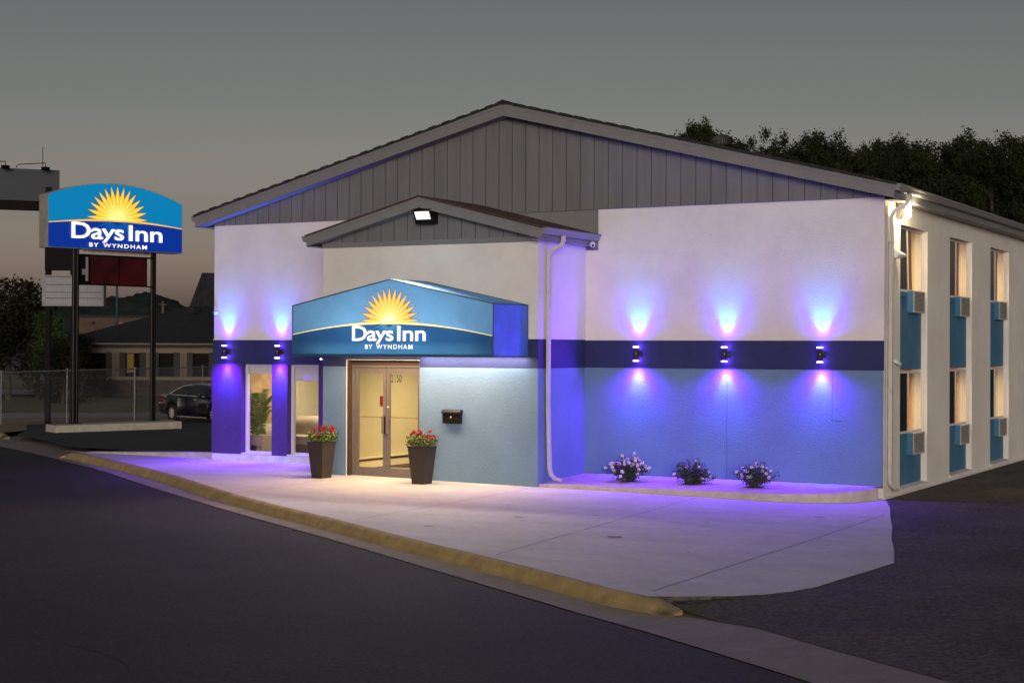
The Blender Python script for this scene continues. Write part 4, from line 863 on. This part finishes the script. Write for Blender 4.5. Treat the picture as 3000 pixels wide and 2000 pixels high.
# flower bushes in the bed
def bush(x, y, r_, h, nf, label, seed, nl=1100):
    rn = random.Random(seed); z0 = zt(x, y); T = thing('flower_bush', label, 'flower bush', (x, y, z0), group='flower bushes in the raised bed')
    q = MB(); st = MB(); fl = MB(); tips = []
    for k in range(44):
        an = rn.uniform(0, 6.28); e = rn.uniform(.1, 1.0)**.6; le = r_*rn.uniform(.8, 1.3); tip = Vector((math.cos(an)*le*e, math.sin(an)*le*e, h*(.06+.92*math.sqrt(max(0, 1-e*e*.98))*rn.uniform(.75, 1.12)))); tips.append(tip)
        st.tube([(0, 0, 0), tip*.5+Vector((0, 0, h*.08)), tip], [.008, .005, .002], 'bark', 4)
        for j in range(nl//44):
            t = rn.uniform(.25, 1.05); p = tip*t+Vector((rn.gauss(0, .030), rn.gauss(0, .030), rn.gauss(0, .028))); p.z = max(p.z, .015); s = rn.uniform(.010, .021); d = Vector((rn.uniform(-1, 1), rn.uniform(-1, 1), rn.uniform(-.2, 1))).normalized(); a = d.orthogonal().normalized(); b = d.cross(a)
            q.add([p-a*s*1.5, p+b*s*.7, p+a*s*1.5, p-b*s*.7], [(0, 1, 2, 3)], 'bush_leaf')
    for k in range(nf):
        tip = tips[k % len(tips)]; c = tip*rn.uniform(.85, 1.08) + Vector((0, 0, .02)); c.z = max(c.z, .04)
        for j in range(26):
            d = Vector((rn.gauss(0, 1), rn.gauss(0, 1), rn.gauss(0, 1))).normalized(); p = c+d*.030; s = .012; a = d.orthogonal().normalized(); b = d.cross(a)
            fl.add([p+s*(math.cos(i*1.2566)*a+math.sin(i*1.2566)*b) for i in range(5)], [tuple(range(5))], 'petal_white')
    so_ = MB(); so_.lathe([(0, .006), (.12, .005), (.17, .001)], (0, 0, 0), 'soil', 14); part(so_, 'soil', T, local=True); part(st, 'stems', T, local=True); part(q, 'foliage', T, local=True); part(fl, 'flowers', T, local=True)
bush(10.62, -.92, .38, .48, 70, 'round bush thick with white flowers nearest the downspout', 1, 2600)
bush(11.90, -.92, .36, .42, 14, 'dark sparse bush with few flowers, middle of the raised bed', 2, 2200)
bush(13.12, -.92, .36, .44, 30, 'loose bush with scattered white flowers nearest the building corner', 5, 2200)
# ------------------------------------------------------------------ lit pylon sign
SL = Vector((-13.62, 8.48, 0)); SR = Vector((-12.17, 13.10, 0)); su = (SR-SL).normalized(); sn = Vector((su.y, -su.x, 0)); SWD = (SR-SL).length; SZ = 5.73
PY = thing('pylon_sign', 'lit blue motel sign with arched top and yellow sun on two dark posts', 'sign', ((SL.x+SR.x)/2, (SL.y+SR.y)/2, .2))
so0 = SL+V*SZ; topf = lambda x: 1.66+.50*(1-(2*x/SWD-1)**2)**1.0-.04*(x/SWD); lf2 = lambda x: arc(x, 0, SWD, .77, .80, .93)
q = MB(); N_ = 40; TH = .55
loopf = [so0+su*0+V*0]+[so0+su*SWD]+[so0+su*(SWD*(1-i/N_))+V*topf(SWD*(1-i/N_)) for i in range(N_+1)]
q.prism([p-sn*.02 for p in loopf], -sn*TH, 'sign_return'); part(q, 'cabinet', PY)
q = MB(); face_panel(q, so0, su, V, sn, .02, SWD-.02, lambda x: .02, lambda x: topf(x)-.02, lf2, 'lit_navy', 'lit_blue'); part(q, 'sign_face', PY)
q = MB(); line_ribbon(q, so0, su, V, sn, .03, SWD-.03, lf2, .085, .022, 'lit_orange', .012)
emblem(q, so0+su*(SWD*.50)+V*.96+sn*.0, su, V, sn, 1.10, 'lit_orange', 'lit_pale', 'lit_pale', 'lit_teal', 'outline_navy', k=.006, lower=.62); part(q, 'sun_emblem', PY)
q = MB(); logo_text(q, so0, su, V, sn, SWD*.162, .335, SWD*.675, .50, SWD*.290, .080, SWD*.428, .125, 'lit_white', .05); part(q, 'lettering', PY)
pl_, pr_ = ray(219, 1236, 52.6), ray(447, 1233, 54.3)
for c, w_ in ((pl_, .115), (pr_, .10)):
    q = MB()
    for s in (-1, 1): cc = Vector((c.x, c.y, 0))+su*s*w_*.52; q.tube([cc+V*.15, cc+V*(SZ+.02)], w_*.5, 'black_metal', 12)
    q.box(c.x-.05, c.x+.05, c.y-.05, c.y+.05, .15, SZ, 'black_metal'); q.box(c.x-.16, c.x+.16, c.y-.16, c.y+.16, .19, .22, 'black_metal')
    part(q, 'post', PY)
q = MB(); a, b = Vector((pl_.x, pl_.y, 0)), Vector((pr_.x, pr_.y, 0)); um = (b-a).normalized(); nm = Vector((um.y, -um.x, 0)); LM = (b-a).length
zc = lambda py: 2.63+(1019-py)*53.4/F
def mbox(q, u0_, u1_, z0, z1, d0, d1, m): 
    q.prism([a+um*u0_+V*z0+nm*d0, a+um*u1_+V*z0+nm*d0, a+um*u1_+V*z1+nm*d0, a+um*u0_+V*z1+nm*d0], nm*(d1-d0), m)
mbox(q, .17, LM-.10, zc(846), zc(843), -.1, .1, 'sign_black'); mbox(q, .17, LM-.1, zc(764), zc(760), -.1, .1, 'sign_black'); mbox(q, .48, LM-.30, zc(843), zc(762), -.12, .08, 'sign_black'); mbox(q, .17, .45, zc(843), zc(762), -.10, .06, 'sign_black')
part(q, 'marquee_frame', PY)
for x0, x1 in ((.50, 1.55), (1.60, LM-.32)): q = MB(); mbox(q, x0, x1, zc(842), zc(765), .081, .09, 'marquee_red'); part(q, 'marquee_panel', PY)
q = MB(); mbox(q, .33, .42, zc(835), zc(768), .061, .075, 'bristle'); mbox(q, .20, .32, zc(818), zc(802), .061, .075, 'reader_white'); part(q, 'side_plate', PY)
q = MB()
mbox(q, .3, LM-.12, zc(737)-.0, zc(735), -.05, .05, 'sign_black')
for k in range(150):
    x = .3+(LM-.45)*k/150+rnd.uniform(-.008, .008); l_ = rnd.uniform(.6, 1); mbox(q, x, x+.010, zc(737+20*l_), zc(737), .0, .008, 'bristle')
for k in range(60):
    x = .3+(LM-.45)*k/60; mbox(q, x, x+.02, zc(752), zc(738), -.02, -.01, 'bristle')
part(q, 'bristle_strip', PY)
q = MB(); pc = [ray(134, 1235, 52.3), ray(163, 1241, 51.3), ray(532, 1239, 53.6), ray(503, 1234, 54.9)]
q.hexa([(p.x, p.y, -.15) for p in pc], [(p.x, p.y, .20) for p in pc], 'bed_kerb'); part(q, 'base_pad', PY)
# ------------------------------------------------------------------ tall dark sign behind
dT = 63; k_ = dT/F; zz = lambda py: 2.63+(1019-py)*k_
TS = thing('tall_sign', 'dark double-post sign with a blank white letter board behind the lit sign', 'sign', ray(170, 1230, dT))
o_ = ray(0, 1019, dT); ut = Vector((rv.x, rv.y, 0)).normalized(); nt_ = Vector((ut.y, -ut.x, 0))
def tb(q, p0, p1, y0, y1, d0, d1, m, o_=o_, kk=k_, zf=zz): 
    q.prism([Vector((o_.x, o_.y, 0))+ut*p0*kk+V*zf(y1)+nt_*d0, Vector((o_.x, o_.y, 0))+ut*p1*kk+V*zf(y1)+nt_*d0, Vector((o_.x, o_.y, 0))+ut*p1*kk+V*zf(y0)+nt_*d0, Vector((o_.x, o_.y, 0))+ut*p0*kk+V*zf(y0)+nt_*d0], nt_*(d1-d0), m)
for p0, p1, y0 in ((127, 141, 575), (197, 208, 640)): q = MB(); tb(q, p0, p1, y0, 1245, -.1, .1, 'sign_black'); part(q, 'post', TS)
q = MB(); tb(q, 129, 207, 730, 806, -.25, .25, 'sign_black'); part(q, 'cabinet', TS)
q = MB(); tb(q, 121, 292, 820, 906, -.2, .2, 'galv'); part(q, 'board_frame', TS)
q = MB(); tb(q, 131, 289, 824, 901, .2, .215, 'reader_white')
for y in (824, 846, 867, 883.5): tb(q, 131, 289, y, y+1.6, .215, .235, 'ac_dark')
for k in range(26): tb(q, 131+k*6.1, 131.7+k*6.1, 826, 900, .215, .22, 'galv')
part(q, 'letter_board', TS)
# billboard
dB = 92; kb_ = dB/F; zb_ = lambda py: 2.63+(1019-py)*kb_; oB = ray(0, 1019, dB)
BB = thing('billboard', 'blank grey billboard box with lamp arms at the upper left edge', 'billboard', ray(40, 1180, dB))
ub = (ut*.93+Vector((nt_.x, nt_.y, 0))*-.36).normalized(); nb = Vector((ub.y, -ub.x, 0))
def bb(q, s0, s1, z0, z1, d0, d1, m):
    c = Vector((ray(172, 1019, dB).x, ray(172, 1019, dB).y, 0)); q.prism([c+ub*s0+V*z0+nb*d0, c+ub*s1+V*z0+nb*d0, c+ub*s1+V*z1+nb*d0, c+ub*s0+V*z1+nb*d0], nb*(d1-d0), m)
q = MB(); bb(q, -14, 0, zb_(611), zb_(522), -.8, 0, 'billboard_grey'); part(q, 'face_box', BB)
q = MB(); bb(q, -14, -.8, zb_(636), zb_(611)-.005, -.7, -.1, 'sign_black'); part(q, 'skirt', BB)
q = MB(); bb(q, -5.5, -4.6, -.4, zb_(611), -.8, -.1, 'sign_black'); part(q, 'column', BB)
for s in (-5.4, -3.4, -1.3, -.0-.0+.0):
    q = MB(); c = Vector((ray(172, 1019, dB).x, ray(172, 1019, dB).y, 0))+ub*(s-1.0); z = zb_(522)
    if s == 0: continue
    q.tube([c+V*(z+.05), c+V*(z+.22)+ub*.1, c+ub*1.5+V*(z+.30)+nb*.6], .025, 'sign_black', 5); q.tube([c+ub*1.5+V*(z+.30)+nb*.6, c+ub*1.5+V*(z+.05)+nb*.6], .02, 'sign_black', 5)
    q.box(*(lambda p: (p.x-.16, p.x+.16, p.y-.16, p.y+.16, z-.10, z+.08))(c+ub*1.5+nb*.6), 'sign_black'); part(q, 'lamp_arm', BB)
q = MB(); c = Vector((ray(172, 1019, dB).x, ray(172, 1019, dB).y, 0))-ub*.9; q.tube([c+V*zb_(522), c+V*zb_(458)], .02, 'sign_black', 5); part(q, 'lightning_rod', BB)
# blue pole, small poles
p = ray(341, 1180, 120); q = MB(); q.tube([(p.x, p.y, -.3), (p.x, p.y, 2.63+(1019-846)*120/F)], .09, 'pole_blue', 8); tag(q.obj('flag_pole'), 'thin blue pole rising beyond the tan building', 'pole')
# ------------------------------------------------------------------ fence
fp = [ray(-190, 1240, 57), ray(3, 1236, 58.5), ray(196, 1232, 60), ray(394, 1230.5, 63.2), ray(593, 1232, 70), ray(800, 1232, 76)]
ftop = [1096, 1091, 1084.5, 1080, 1074.5, 1069]
FE = thing('chain_link_fence', 'galvanised chain-link fence across the back of the left lot', 'fence', (fp[2].x, fp[2].y, fp[2].z))
tops = []
for p, ty, px in zip(fp, ftop, (-190, 3, 196, 394, 593, 800)):
    d = math.hypot(p.x-CAM.x, p.y-CAM.y); tz = ray(px, ty, d).z; tops.append(Vector((p.x, p.y, tz)))
    q = MB(); q.tube([(p.x, p.y, p.z-.1), (p.x, p.y, tz+.03)], .040 if px == 394 else .026, 'galv', 8); q.lathe([(.05, 0), (.05, .03), (0, .06)], (p.x, p.y, tz+.02), 'galv', 8); part(q, 'post', FE)
q = MB(); q.tube(tops, .021, 'galv', 6); part(q, 'top_rail', FE)
q = MB(); wr_ = .0028; pitch = .10
for i in range(len(fp)-1):
    A, Bq = Vector(fp[i]), Vector(fp[i+1]); TA, TB = tops[i], tops[i+1]; Ls = (TB-TA).xy.length; hgt = TA.z-A.z; n = int(Ls/pitch)
    d = (Bq-A); d.z = 0; d.normalize(); nf = Vector((d.y, -d.x, 0))
    for k in range(-int(hgt/pitch)-1, n+1):
        for s in (1, -1):
            s0, s1 = k*pitch, k*pitch+hgt
            t0, t1 = 0.0, 1.0
            c0, c1 = max(s0, 0), min(s1, Ls)
            if c1-c0 < .05: continue
            h0, h1 = (c0-s0)/hgt, (c1-s0)/hgt
            if s < 0: h0, h1 = 1-h0, 1-h1
            def Q(c_, h_):
                t = c_/Ls; lo = A.lerp(Bq, t); hi = TA.lerp(TB, t); return lo.lerp(hi, h_)
            p0, p1 = Q(c0, h0), Q(c1, h1); e = nf*wr_; up = Vector((0, 0, wr_))
            q.add([p0+e, p0-e*.5+up, p0-e*.5-up, p1+e, p1-e*.5+up, p1-e*.5-up], [(0, 1, 4, 3), (1, 2, 5, 4), (2, 0, 3, 5)], 'galv')
part(q, 'wire_mesh', FE)
# ------------------------------------------------------------------ car
cp = ray(504, 1233.5, 64.2); hd = (Vector((rv.x, rv.y, 0)).normalized()*.70 - Vector((fw.x, fw.y, 0)).normalized()*.71); ang = math.atan2(hd.y, hd.x)
CR = thing('parked_car', 'dark blue sedan parked at the back of the lot, partly behind the building', 'car', (cp.x, cp.y, cp.z), ang)
# local: x forward from the rear axle, y left; the right side (y = 0) faces the camera, the body runs to y = +1.8
M0 = Matrix.Translation((0, .90, 0))
q = MB(M0)
def loft(secs, m):     # secs: list of (x, [(half width, z)...])
    vs = []; n = len(secs[0][1])
    for x, pr in secs:
        for hw, z in pr: vs.append((x, -hw, z))
        for hw, z in reversed(pr): vs.append((x, hw, z))
    N2 = 2*n; fs = [(i*N2+k, (i+1)*N2+k, (i+1)*N2+(k+1) % N2, i*N2+(k+1) % N2) for i in range(len(secs)-1) for k in range(N2)]
    fs += [tuple(reversed(range(N2))), tuple((len(secs)-1)*N2+k for k in range(N2))]
    q.add(vs, fs, m, True)
def sec(x, top, bot, w_, hip=None): return (x, [(w_*.90, bot), (w_*.98, bot+.10), (w_*1.0, bot+.28), (w_*.985, top-.22), (w_*.94, top-.06), (w_*.84, top)])
loft([sec(-1.12, .86, .42, .76), sec(-1.08, .98, .34, .84), (sec(-.95, 1.03, .28, .89)), sec(-.42, 1.05, .26, .92)], 'car_paint')
arch = lambda x, xc: (.36**2-(x-xc)**2)**.5 if abs(x-xc) < .36 else 0
xs = [-.42+.06*i for i in range(15)]; loft([sec(x, 1.05, max(.22, arch(x, 0)+.33) if abs(x) < .36 else .24, .925) for x in xs], 'car_paint')
loft([sec(.42, 1.05, .24, .925), sec(1.5, 1.02, .22, .93), sec(2.44, .98, .22, .925)], 'car_paint')
xs = [2.44+.06*i for i in range(15)]; loft([sec(x, .97-.02*(x-2.44), max(.22, arch(x, 2.86)+.33) if abs(x-2.86) < .36 else .24, .92) for x in xs], 'car_paint')
loft([sec(3.28, .95, .24, .91), sec(3.6, .88, .28, .86), sec(3.82, .70, .34, .74)], 'car_paint')
body = part(q, 'body', CR, local=True)
q = MB(M0)
gh = [(-.55, 1.05, .70), (-.25, 1.15, .68), (.15, 1.33, .62), (.55, 1.44, .60), (1.05, 1.485, .60), (1.6, 1.47, .60), (2.0, 1.38, .62), (2.35, 1.20, .68), (2.70, .99, .74)]
loft([(x, [(.86 if i not in (0, 8) else .80, .98), (.86*.6+w_*.4 if z > 1.1 else .8, .98+(z-.98)*.5), (w_+.02, z-.03), (w_*.85, z)]) for i, (x, z, w_) in enumerate(gh)], 'car_paint')
part(q, 'roof', CR, local=True)
def side_pt(x, z):      # a point just proud of the greenhouse side
    top = interp(x, [g_[0] for g_ in gh], [g_[1] for g_ in gh]); t = min(1, max(0, (z-.98)/(max(.02, top-.98)))); w_ = interp(x, [g_[0] for g_ in gh], [g_[2] for g_ in gh]); mid_ = .86*.6+w_*.4
    hw = .86+(mid_-.86)*t/.5 if t < .5 else mid_+(w_+.02-mid_)*(t-.5)/.5; return (x, -hw-.012, z)
for poly in ([(-.30, 1.055), (.02, 1.055), (.14, 1.27), (-.02, 1.20), (-.22, 1.11)], [(.10, 1.055), (.98, 1.04), (1.0, 1.41), (.60, 1.39), (.24, 1.30)], [(1.12, 1.04), (2.12, 1.015), (1.85, 1.34), (1.6, 1.40), (1.12, 1.41)]):
    q = MB(M0); q.prism([side_pt(*p_) for p_ in poly], (0, .01, 0), 'car_glass'); part(q, 'side_window', CR, local=True)
q = MB(M0); q.tube([side_pt(x, z) for x, z in ((2.2, 1.005), (1.1, 1.02), (.1, 1.035), (-.34, 1.04), (-.36, 1.08), (-.1, 1.20), (.25, 1.335), (.6, 1.41), (1.0, 1.43))], .018, 'chrome', 5); part(q, 'window_trim', CR, local=True)
q = MB(M0); q.prism([(-1.13, -.80, .72), (-.93, -.90, .74), (-.92, -.885, .97), (-1.11, -.80, .95)], (0, .05, 0), 'tail_red'); q.prism([(-1.14, -.80, .66), (-.93, -.905, .68), (-.93, -.90, .735), (-1.13, -.80, .715)], (0, .05, 0), 'tail_clear'); part(q, 'tail_light', CR, local=True)
for x in (.45, 1.55): q = MB(M0); q.tube([(x, -.94, .88), (x+.05, -.965, .885), (x+.17, -.965, .88), (x+.22, -.94, .875)], .016, 'chrome', 6); part(q, 'door_handle', CR, local=True)
q = MB(M0); q.box(.98, .99, -.945, -.93, .30, 1.0, 'black_paint'); q.box(.40, 2.4, -.94, -.92, .20, .23, 'chrome'); part(q, 'door_seam', CR, local=True)
q = MB(M0); q.lathe([(0, -.05), (.06, -.05), (.09, 0), (.07, .06), (0, .06)], (2.0, -.98, 1.06), 'car_paint', 12, 'y'); part(q, 'mirror', CR, local=True)
for x in (0, 2.86):
    for side in (-1, 1):
        q = MB(M0); yc = side*.82; q.lathe([(.20, -.10*1), (.31, -.10), (.33, -.07), (.33, .09), (.31, .10), (.20, .10)], (x, yc, .33), 'tyre', 28, 'y'); wh = part(q, 'wheel', CR, local=True)
        q = MB(M0); f_ = yc+side*.085; q.lathe([(.225, 0), (.235, side*.012), (.21, side*.012), (.20, -side*.06), (0, -side*.06)], (x, f_, .33), 'ac_dark', 28, 'y'); q.lathe([(.205, side*.013), (.238, side*.013), (.238, 0)], (x, f_, .33), 'rim_alloy', 28, 'y')
        for k in range(10):
            a_ = k*math.pi/5; c_, s_ = math.cos(a_), math.sin(a_); e = .030
            q.prism([(x+c_*.03-s_*.012, f_+side*.0, .33+s_*.03+c_*.012), (x+c_*.03+s_*.012, f_, .33+s_*.03-c_*.012), (x+c_*.215+s_*e, f_, .33+s_*.215-c_*e), (x+c_*.215-s_*e, f_, .33+s_*.215+c_*e)], (0, side*.014, 0), 'rim_alloy')
        q.lathe([(0, side*.02), (.04, side*.018), (.045, 0)], (x, f_, .33), 'rim_alloy', 12, 'y'); rm = q.obj('rim'); rm.parent = wh
# ------------------------------------------------------------------ restaurant
dR = 100; kr = dR/F; oR = Vector((ray(0, 1019, dR).x, ray(0, 1019, dR).y, 0)); zR = lambda py: 2.63+(1019-py)*kr
RS = thing('restaurant_building', 'low tan restaurant with steep dark hipped roof and shuttered windows', 'building', ray(430, 1155, dR))
def rb(q, p0, p1, y0, y1, d0, d1, m): tb(q, p0, p1, y0, y1, d0, d1, m, oR, kr, zR)
q = MB(); rb(q, 160, 980, 1017, 1036, -.3, .0, 'rest_trim'); rb(q, 160, 980, 1102, 1111, -.3, .12, 'rest_trim')
rb(q, 160, 980, 1111, 1165, -.4, .0, 'brick_brown'); rb(q, 160, 162, 1036, 1102, -9, -.3, 'rest_wall'); part(q, 'wall', RS)
piers = [(214, 236), (312.6, 333), (407, 426), (502, 521.6), (600, 622), (700, 722), (800, 822)]
for a_, b_ in piers:
    q = MB(); rb(q, a_, b_, 1036, 1102, -.3, -.02, 'rest_wall'); rb(q, (a_+b_)/2-.4, (a_+b_)/2+.4, 1036, 1102, -.02, -.01, 'shutter_brown'); part(q, 'pier', RS)
for (a0_, a1_), (b0_, b1_) in zip(piers[:-1], piers[1:]):
    q = MB(); rb(q, a1_, b0_, 1036, 1102, -.30, -.25, 'rest_dark'); wn = part(q, 'window', RS)
    for s0, s1 in ((a1_+.5, a1_+17), (b0_-17, b0_-.5)): q = MB(); rb(q, s0, s1, 1034, 1102, -.2, .03, 'shutter_brown'); q = q.obj('shutter'); q.parent = wn
    if abs(a1_-333) < 1: q = MB(); rb(q, 352, 371, 1038, 1090, -.249, -.22, 'yellow_lit'); q = q.obj('lit_item'); q.parent = wn  # lit item in one window, its glow painted as flat yellow
def P3(px, py, d): v = ray(px, py, dR+d); return Vector((v.x, v.y, zR(py)))
q = MB(); ed = 14
lo = [P3(138, 1009, -.8), P3(1000, 1009, -.8), P3(1000, 1009, ed), P3(138, 1009, ed)]
hi = [P3(520, 905, 4.6), P3(900, 905, 4.6), P3(900, 905, 9), P3(520, 905, 9)]; lo2 = [P3(555, 896, 5), P3(860, 896, 5), P3(860, 896, 8.6), P3(555, 896, 8.6)]; h2 = [P3(592, 793, 5.6), P3(820, 793, 5.6), P3(820, 793, 8), P3(592, 793, 8)]
for A_, B_ in ((lo, hi), (hi, lo2), (lo2, h2)): q.add(A_+B_, [(i, (i+1) % 4, 4+(i+1) % 4, 4+i) for i in range(4)], 'shingle_dark')
q.add(h2, [(0, 1, 2, 3)], 'shingle_dark'); part(q, 'roof', RS)
q = MB(); rb(q, 138, 1000, 1008.5, 1012, -.2, .85, 'rest_trim'); rb(q, 138, 1000, 1012, 1017, -.2, .75, 'shutter_brown'); part(q, 'gutter', RS)
q = MB(); p = P3(566, 907, 3.9); q.box(p.x-.35, p.x+.35, p.y-.3, p.y+.3, p.z-.25, p.z+.15, 'shingle_dark'); part(q, 'roof_vent', RS)
# tan building
dN = 128; kn = dN/F; oN = Vector((ray(0, 1019, dN).x, ray(0, 1019, dN).y, 0)); zN = lambda py: 2.63+(1019-py)*kn
TN = thing('tan_building', 'flat-roofed tan building behind the restaurant roof', 'building', ray(400, 1140, dN))
q = MB(); tb(q, 205, 640, 937, 1135, -8, 0, 'tan_wall', oN, kn, zN); part(q, 'wall', TN)
q = MB(); tb(q, 203, 642, 931, 937, -8.1, .1, 'shutter_brown', oN, kn, zN); part(q, 'parapet', TN)
q = MB(); tb(q, 251, 263, 948, 955, 0, .4, 'black_paint', oN, kn, zN); part(q, 'wall_light', TN)
q = MB(); tb(q, 334, 345, 950, 955, 0, .2, 'alarm_red', oN, kn, zN); part(q, 'wall_sign', TN)
p = ray(476, 1150, 150); q = MB()
q.tube([(p.x, p.y, -.3), (p.x, p.y, 2.63+(1019-888)*150/F)], [.22, .12], 'tan_wall', 6); q.tube([(p.x-.45, p.y, 2.63+(1019-897)*150/F), (p.x+.45, p.y, 2.63+(1019-897)*150/F)], .05, 'tan_wall', 5); tag(q.obj('utility_pole'), 'short brown utility mast in front of the hill', 'pole')
# ------------------------------------------------------------------ trees
def crown_mesh(name, lobes, nleaf, size, m, seed, floor=None):
    rn = random.Random(seed); q = MB(); cl = []
    tot = sum(r_**2 for _, r_, _ in lobes)
    for c, r_, e in lobes:
        for k in range(int(70*r_**2/tot*6)):
            d = Vector((rn.gauss(0, 1), rn.gauss(0, 1), rn.gauss(0, 1))).normalized(); cl.append(Vector(c)+Vector((d.x*r_, d.y*r_, d.z*r_*e))*rn.uniform(.5, 1.0))
    for k in range(nleaf):
        c = cl[rn.randrange(len(cl))]; sp = size*rn.choice((1.6, 2.2, 3.0)); gz_ = lambda q_: max(-1.5, min(1.5, rn.gauss(0, 1)))*q_; p = c+Vector((gz_(sp), gz_(sp), gz_(sp*.8))); s = size*rn.uniform(.5, 1.1); d = Vector((rn.gauss(0, 1), rn.gauss(0, 1), rn.gauss(.4, 1))).normalized(); a = d.orthogonal().normalized(); a = a*math.cos(k)+d.cross(a)*math.sin(k); b = d.cross(a)
        q.add([p-a*s, p-b*s*.55, p+a*s, p+b*s*.55], [(0, 1, 2, 3)], m)
    return q
def trunk_mesh(h, r_, seed, br=6):
    rn = random.Random(seed); q = MB(); q.tube([(0, 0, -.3), (.05, 0, h*.3), (-.05, .05, h*.6), (.05, 0, h*.85)], [r_, r_*.75, r_*.5, r_*.25], 'bark', 8)
    for k in range(br):
        a = rn.uniform(0, 6.28); z = h*rn.uniform(.3, .58); L_ = h*rn.uniform(.14, .26); q.tube([(0, 0, z), (math.cos(a)*L_*.5, math.sin(a)*L_*.5, z+L_*.5), (math.cos(a)*L_, math.sin(a)*L_, z+L_*.85)], [r_*.4, r_*.22, r_*.08], 'bark', 5)
    return q
def make_tree(name, label, h, w_, m, seed, nleaf, size, group, nl=9, low=.35):
    rn = random.Random(seed*7+1); T = thing(name, label, 'tree', (0, 0, 0), group=group); part(trunk_mesh(h, h*.022+.05, seed), 'trunk', T, local=True)
    lobes = [((0, 0, h*.68), w_*.30, 1.0)]
    for k in range(nl):
        a = k*2.4+rn.random(); z = h*rn.uniform(low, .88); rr = w_*.5*(1-.55*max(0, z/h-.55)/.45)*rn.uniform(.4, .72); lobes.append(((rr*math.cos(a), rr*math.sin(a), z), w_*rn.uniform(.13, .21), rn.uniform(.8, 1.15)))
    for k in range(7): lobes.append(((w_*rn.uniform(-.27, .27), w_*rn.uniform(-.27, .27), h*rn.uniform(.82, .95)), w_*rn.uniform(.09, .15), 1.0))
    part(crown_mesh('crown', lobes, nleaf, size, m, seed), 'crown', T, local=True); return T
protos = [make_tree('broadleaf_tree', 'x', 13, 8.5, 'tree_leaf', s_, 34000, .09, 'dark trees behind the motel roof') for s_ in (11, 12, 13)]
row = [(2118, 78, 360, 6.0), (2185, 81, 376, 5.4), (2040, 84, 384, 4.2), (2262, 80, 415, 6.2), (2335, 79, 408, 5.2), (2400, 84, 428, 4.6), (2466, 78, 404, 5.2), (2535, 81, 420, 5.4), (2605, 79, 442, 5.4), (2680, 82, 450, 5.6), (2757, 78, 430, 6), (2835, 81, 434, 5.6), (2905, 78, 436, 5.8), (2985, 80, 442, 6), (3060, 79, 440, 6), (2215, 92, 402, 8), (2420, 92, 432, 8), (2560, 94, 442, 8), (2700, 92, 450, 8), (2860, 94, 440, 8), (2990, 93, 446, 8)]
words = ['tallest dark tree directly behind the round roof vent', 'narrow dark tree just right of the round roof vent', 'leftmost dark tree just above the roof slope']
for i, (px, d, ty_, wd) in enumerate(row):
    o = protos[i] if i < 3 else copy_tree(protos[i % 3]); p = ray(px, 1040, d); o.location = (p.x, p.y, -.3); s_ = ((1019-ty_)*d/F+2.93)/12.9; o.scale = (wd/7.6, wd/7.6, s_); o.rotation_euler = (0, 0, i*1.3)
    if i < 3: o['label'] = words[i]
    elif d < 90: o['label'] = f'dark front-row tree behind the roof, number {["four", "five", "six", "seven", "eight", "nine", "ten", "eleven", "twelve", "thirteen", "fourteen", "fifteen"][i-3]} from the left'
    else: o['label'] = f'half hidden rear-row tree behind the roof, {["leftmost", "second", "third", "fourth", "fifth", "rightmost"][i-15]} from left'
def place(T, px, d, z=-.3): p = ray(px, 1040, d); T.location = (p.x, p.y, z); WL[T.name] = tuple(T.location); return T
place(make_tree('broadleaf_tree', 'dark spreading tree on the lawn at the left photo edge', 6.9, 5.6, 'tree_leaf_b', 31, 9000, .13, 'trees on the left lawn', 12, .3), 24, 92)
place(make_tree('broadleaf_tree', 'tall dark tree mostly beyond the left photo edge', 7.4, 6.0, 'tree_leaf_b', 32, 6000, .15, 'trees on the left lawn', 12, .3), -110, 96)
place(make_tree('small_tree', 'dark tree behind the white letter board', 5.2, 3.6, 'tree_leaf_b', 36, 5000, .12, 'trees on the left lawn', 12, .15), 110, 96)
place(make_tree('small_tree', 'green feathery young tree beside the dark sign posts', 4.8, 2.3, 'tree_leaf_c', 33, 4500, .08, 'trees on the left lawn', 10, .2), 148, 88)
place(make_tree('shrub', 'dark rounded shrub at the foot of the dark sign posts', 3.2, 2.8, 'tree_leaf_b', 34, 4000, .09, 'trees on the left lawn', 10, .1), 185, 86)
place(make_tree('conifer', 'narrow dark evergreen against the restaurant wall', 3.9, 1.4, 'tree_leaf_b', 35, 3500, .08, 'trees on the left lawn', 10, .1), 240, 96)
sh = make_tree('shrub', 'low dark shrub under the restaurant windows', 1.0, 2.2, 'tree_leaf_b', 37, 2200, .08, 'shrubs under the restaurant windows', 8, .2); place(sh, 290, 96)
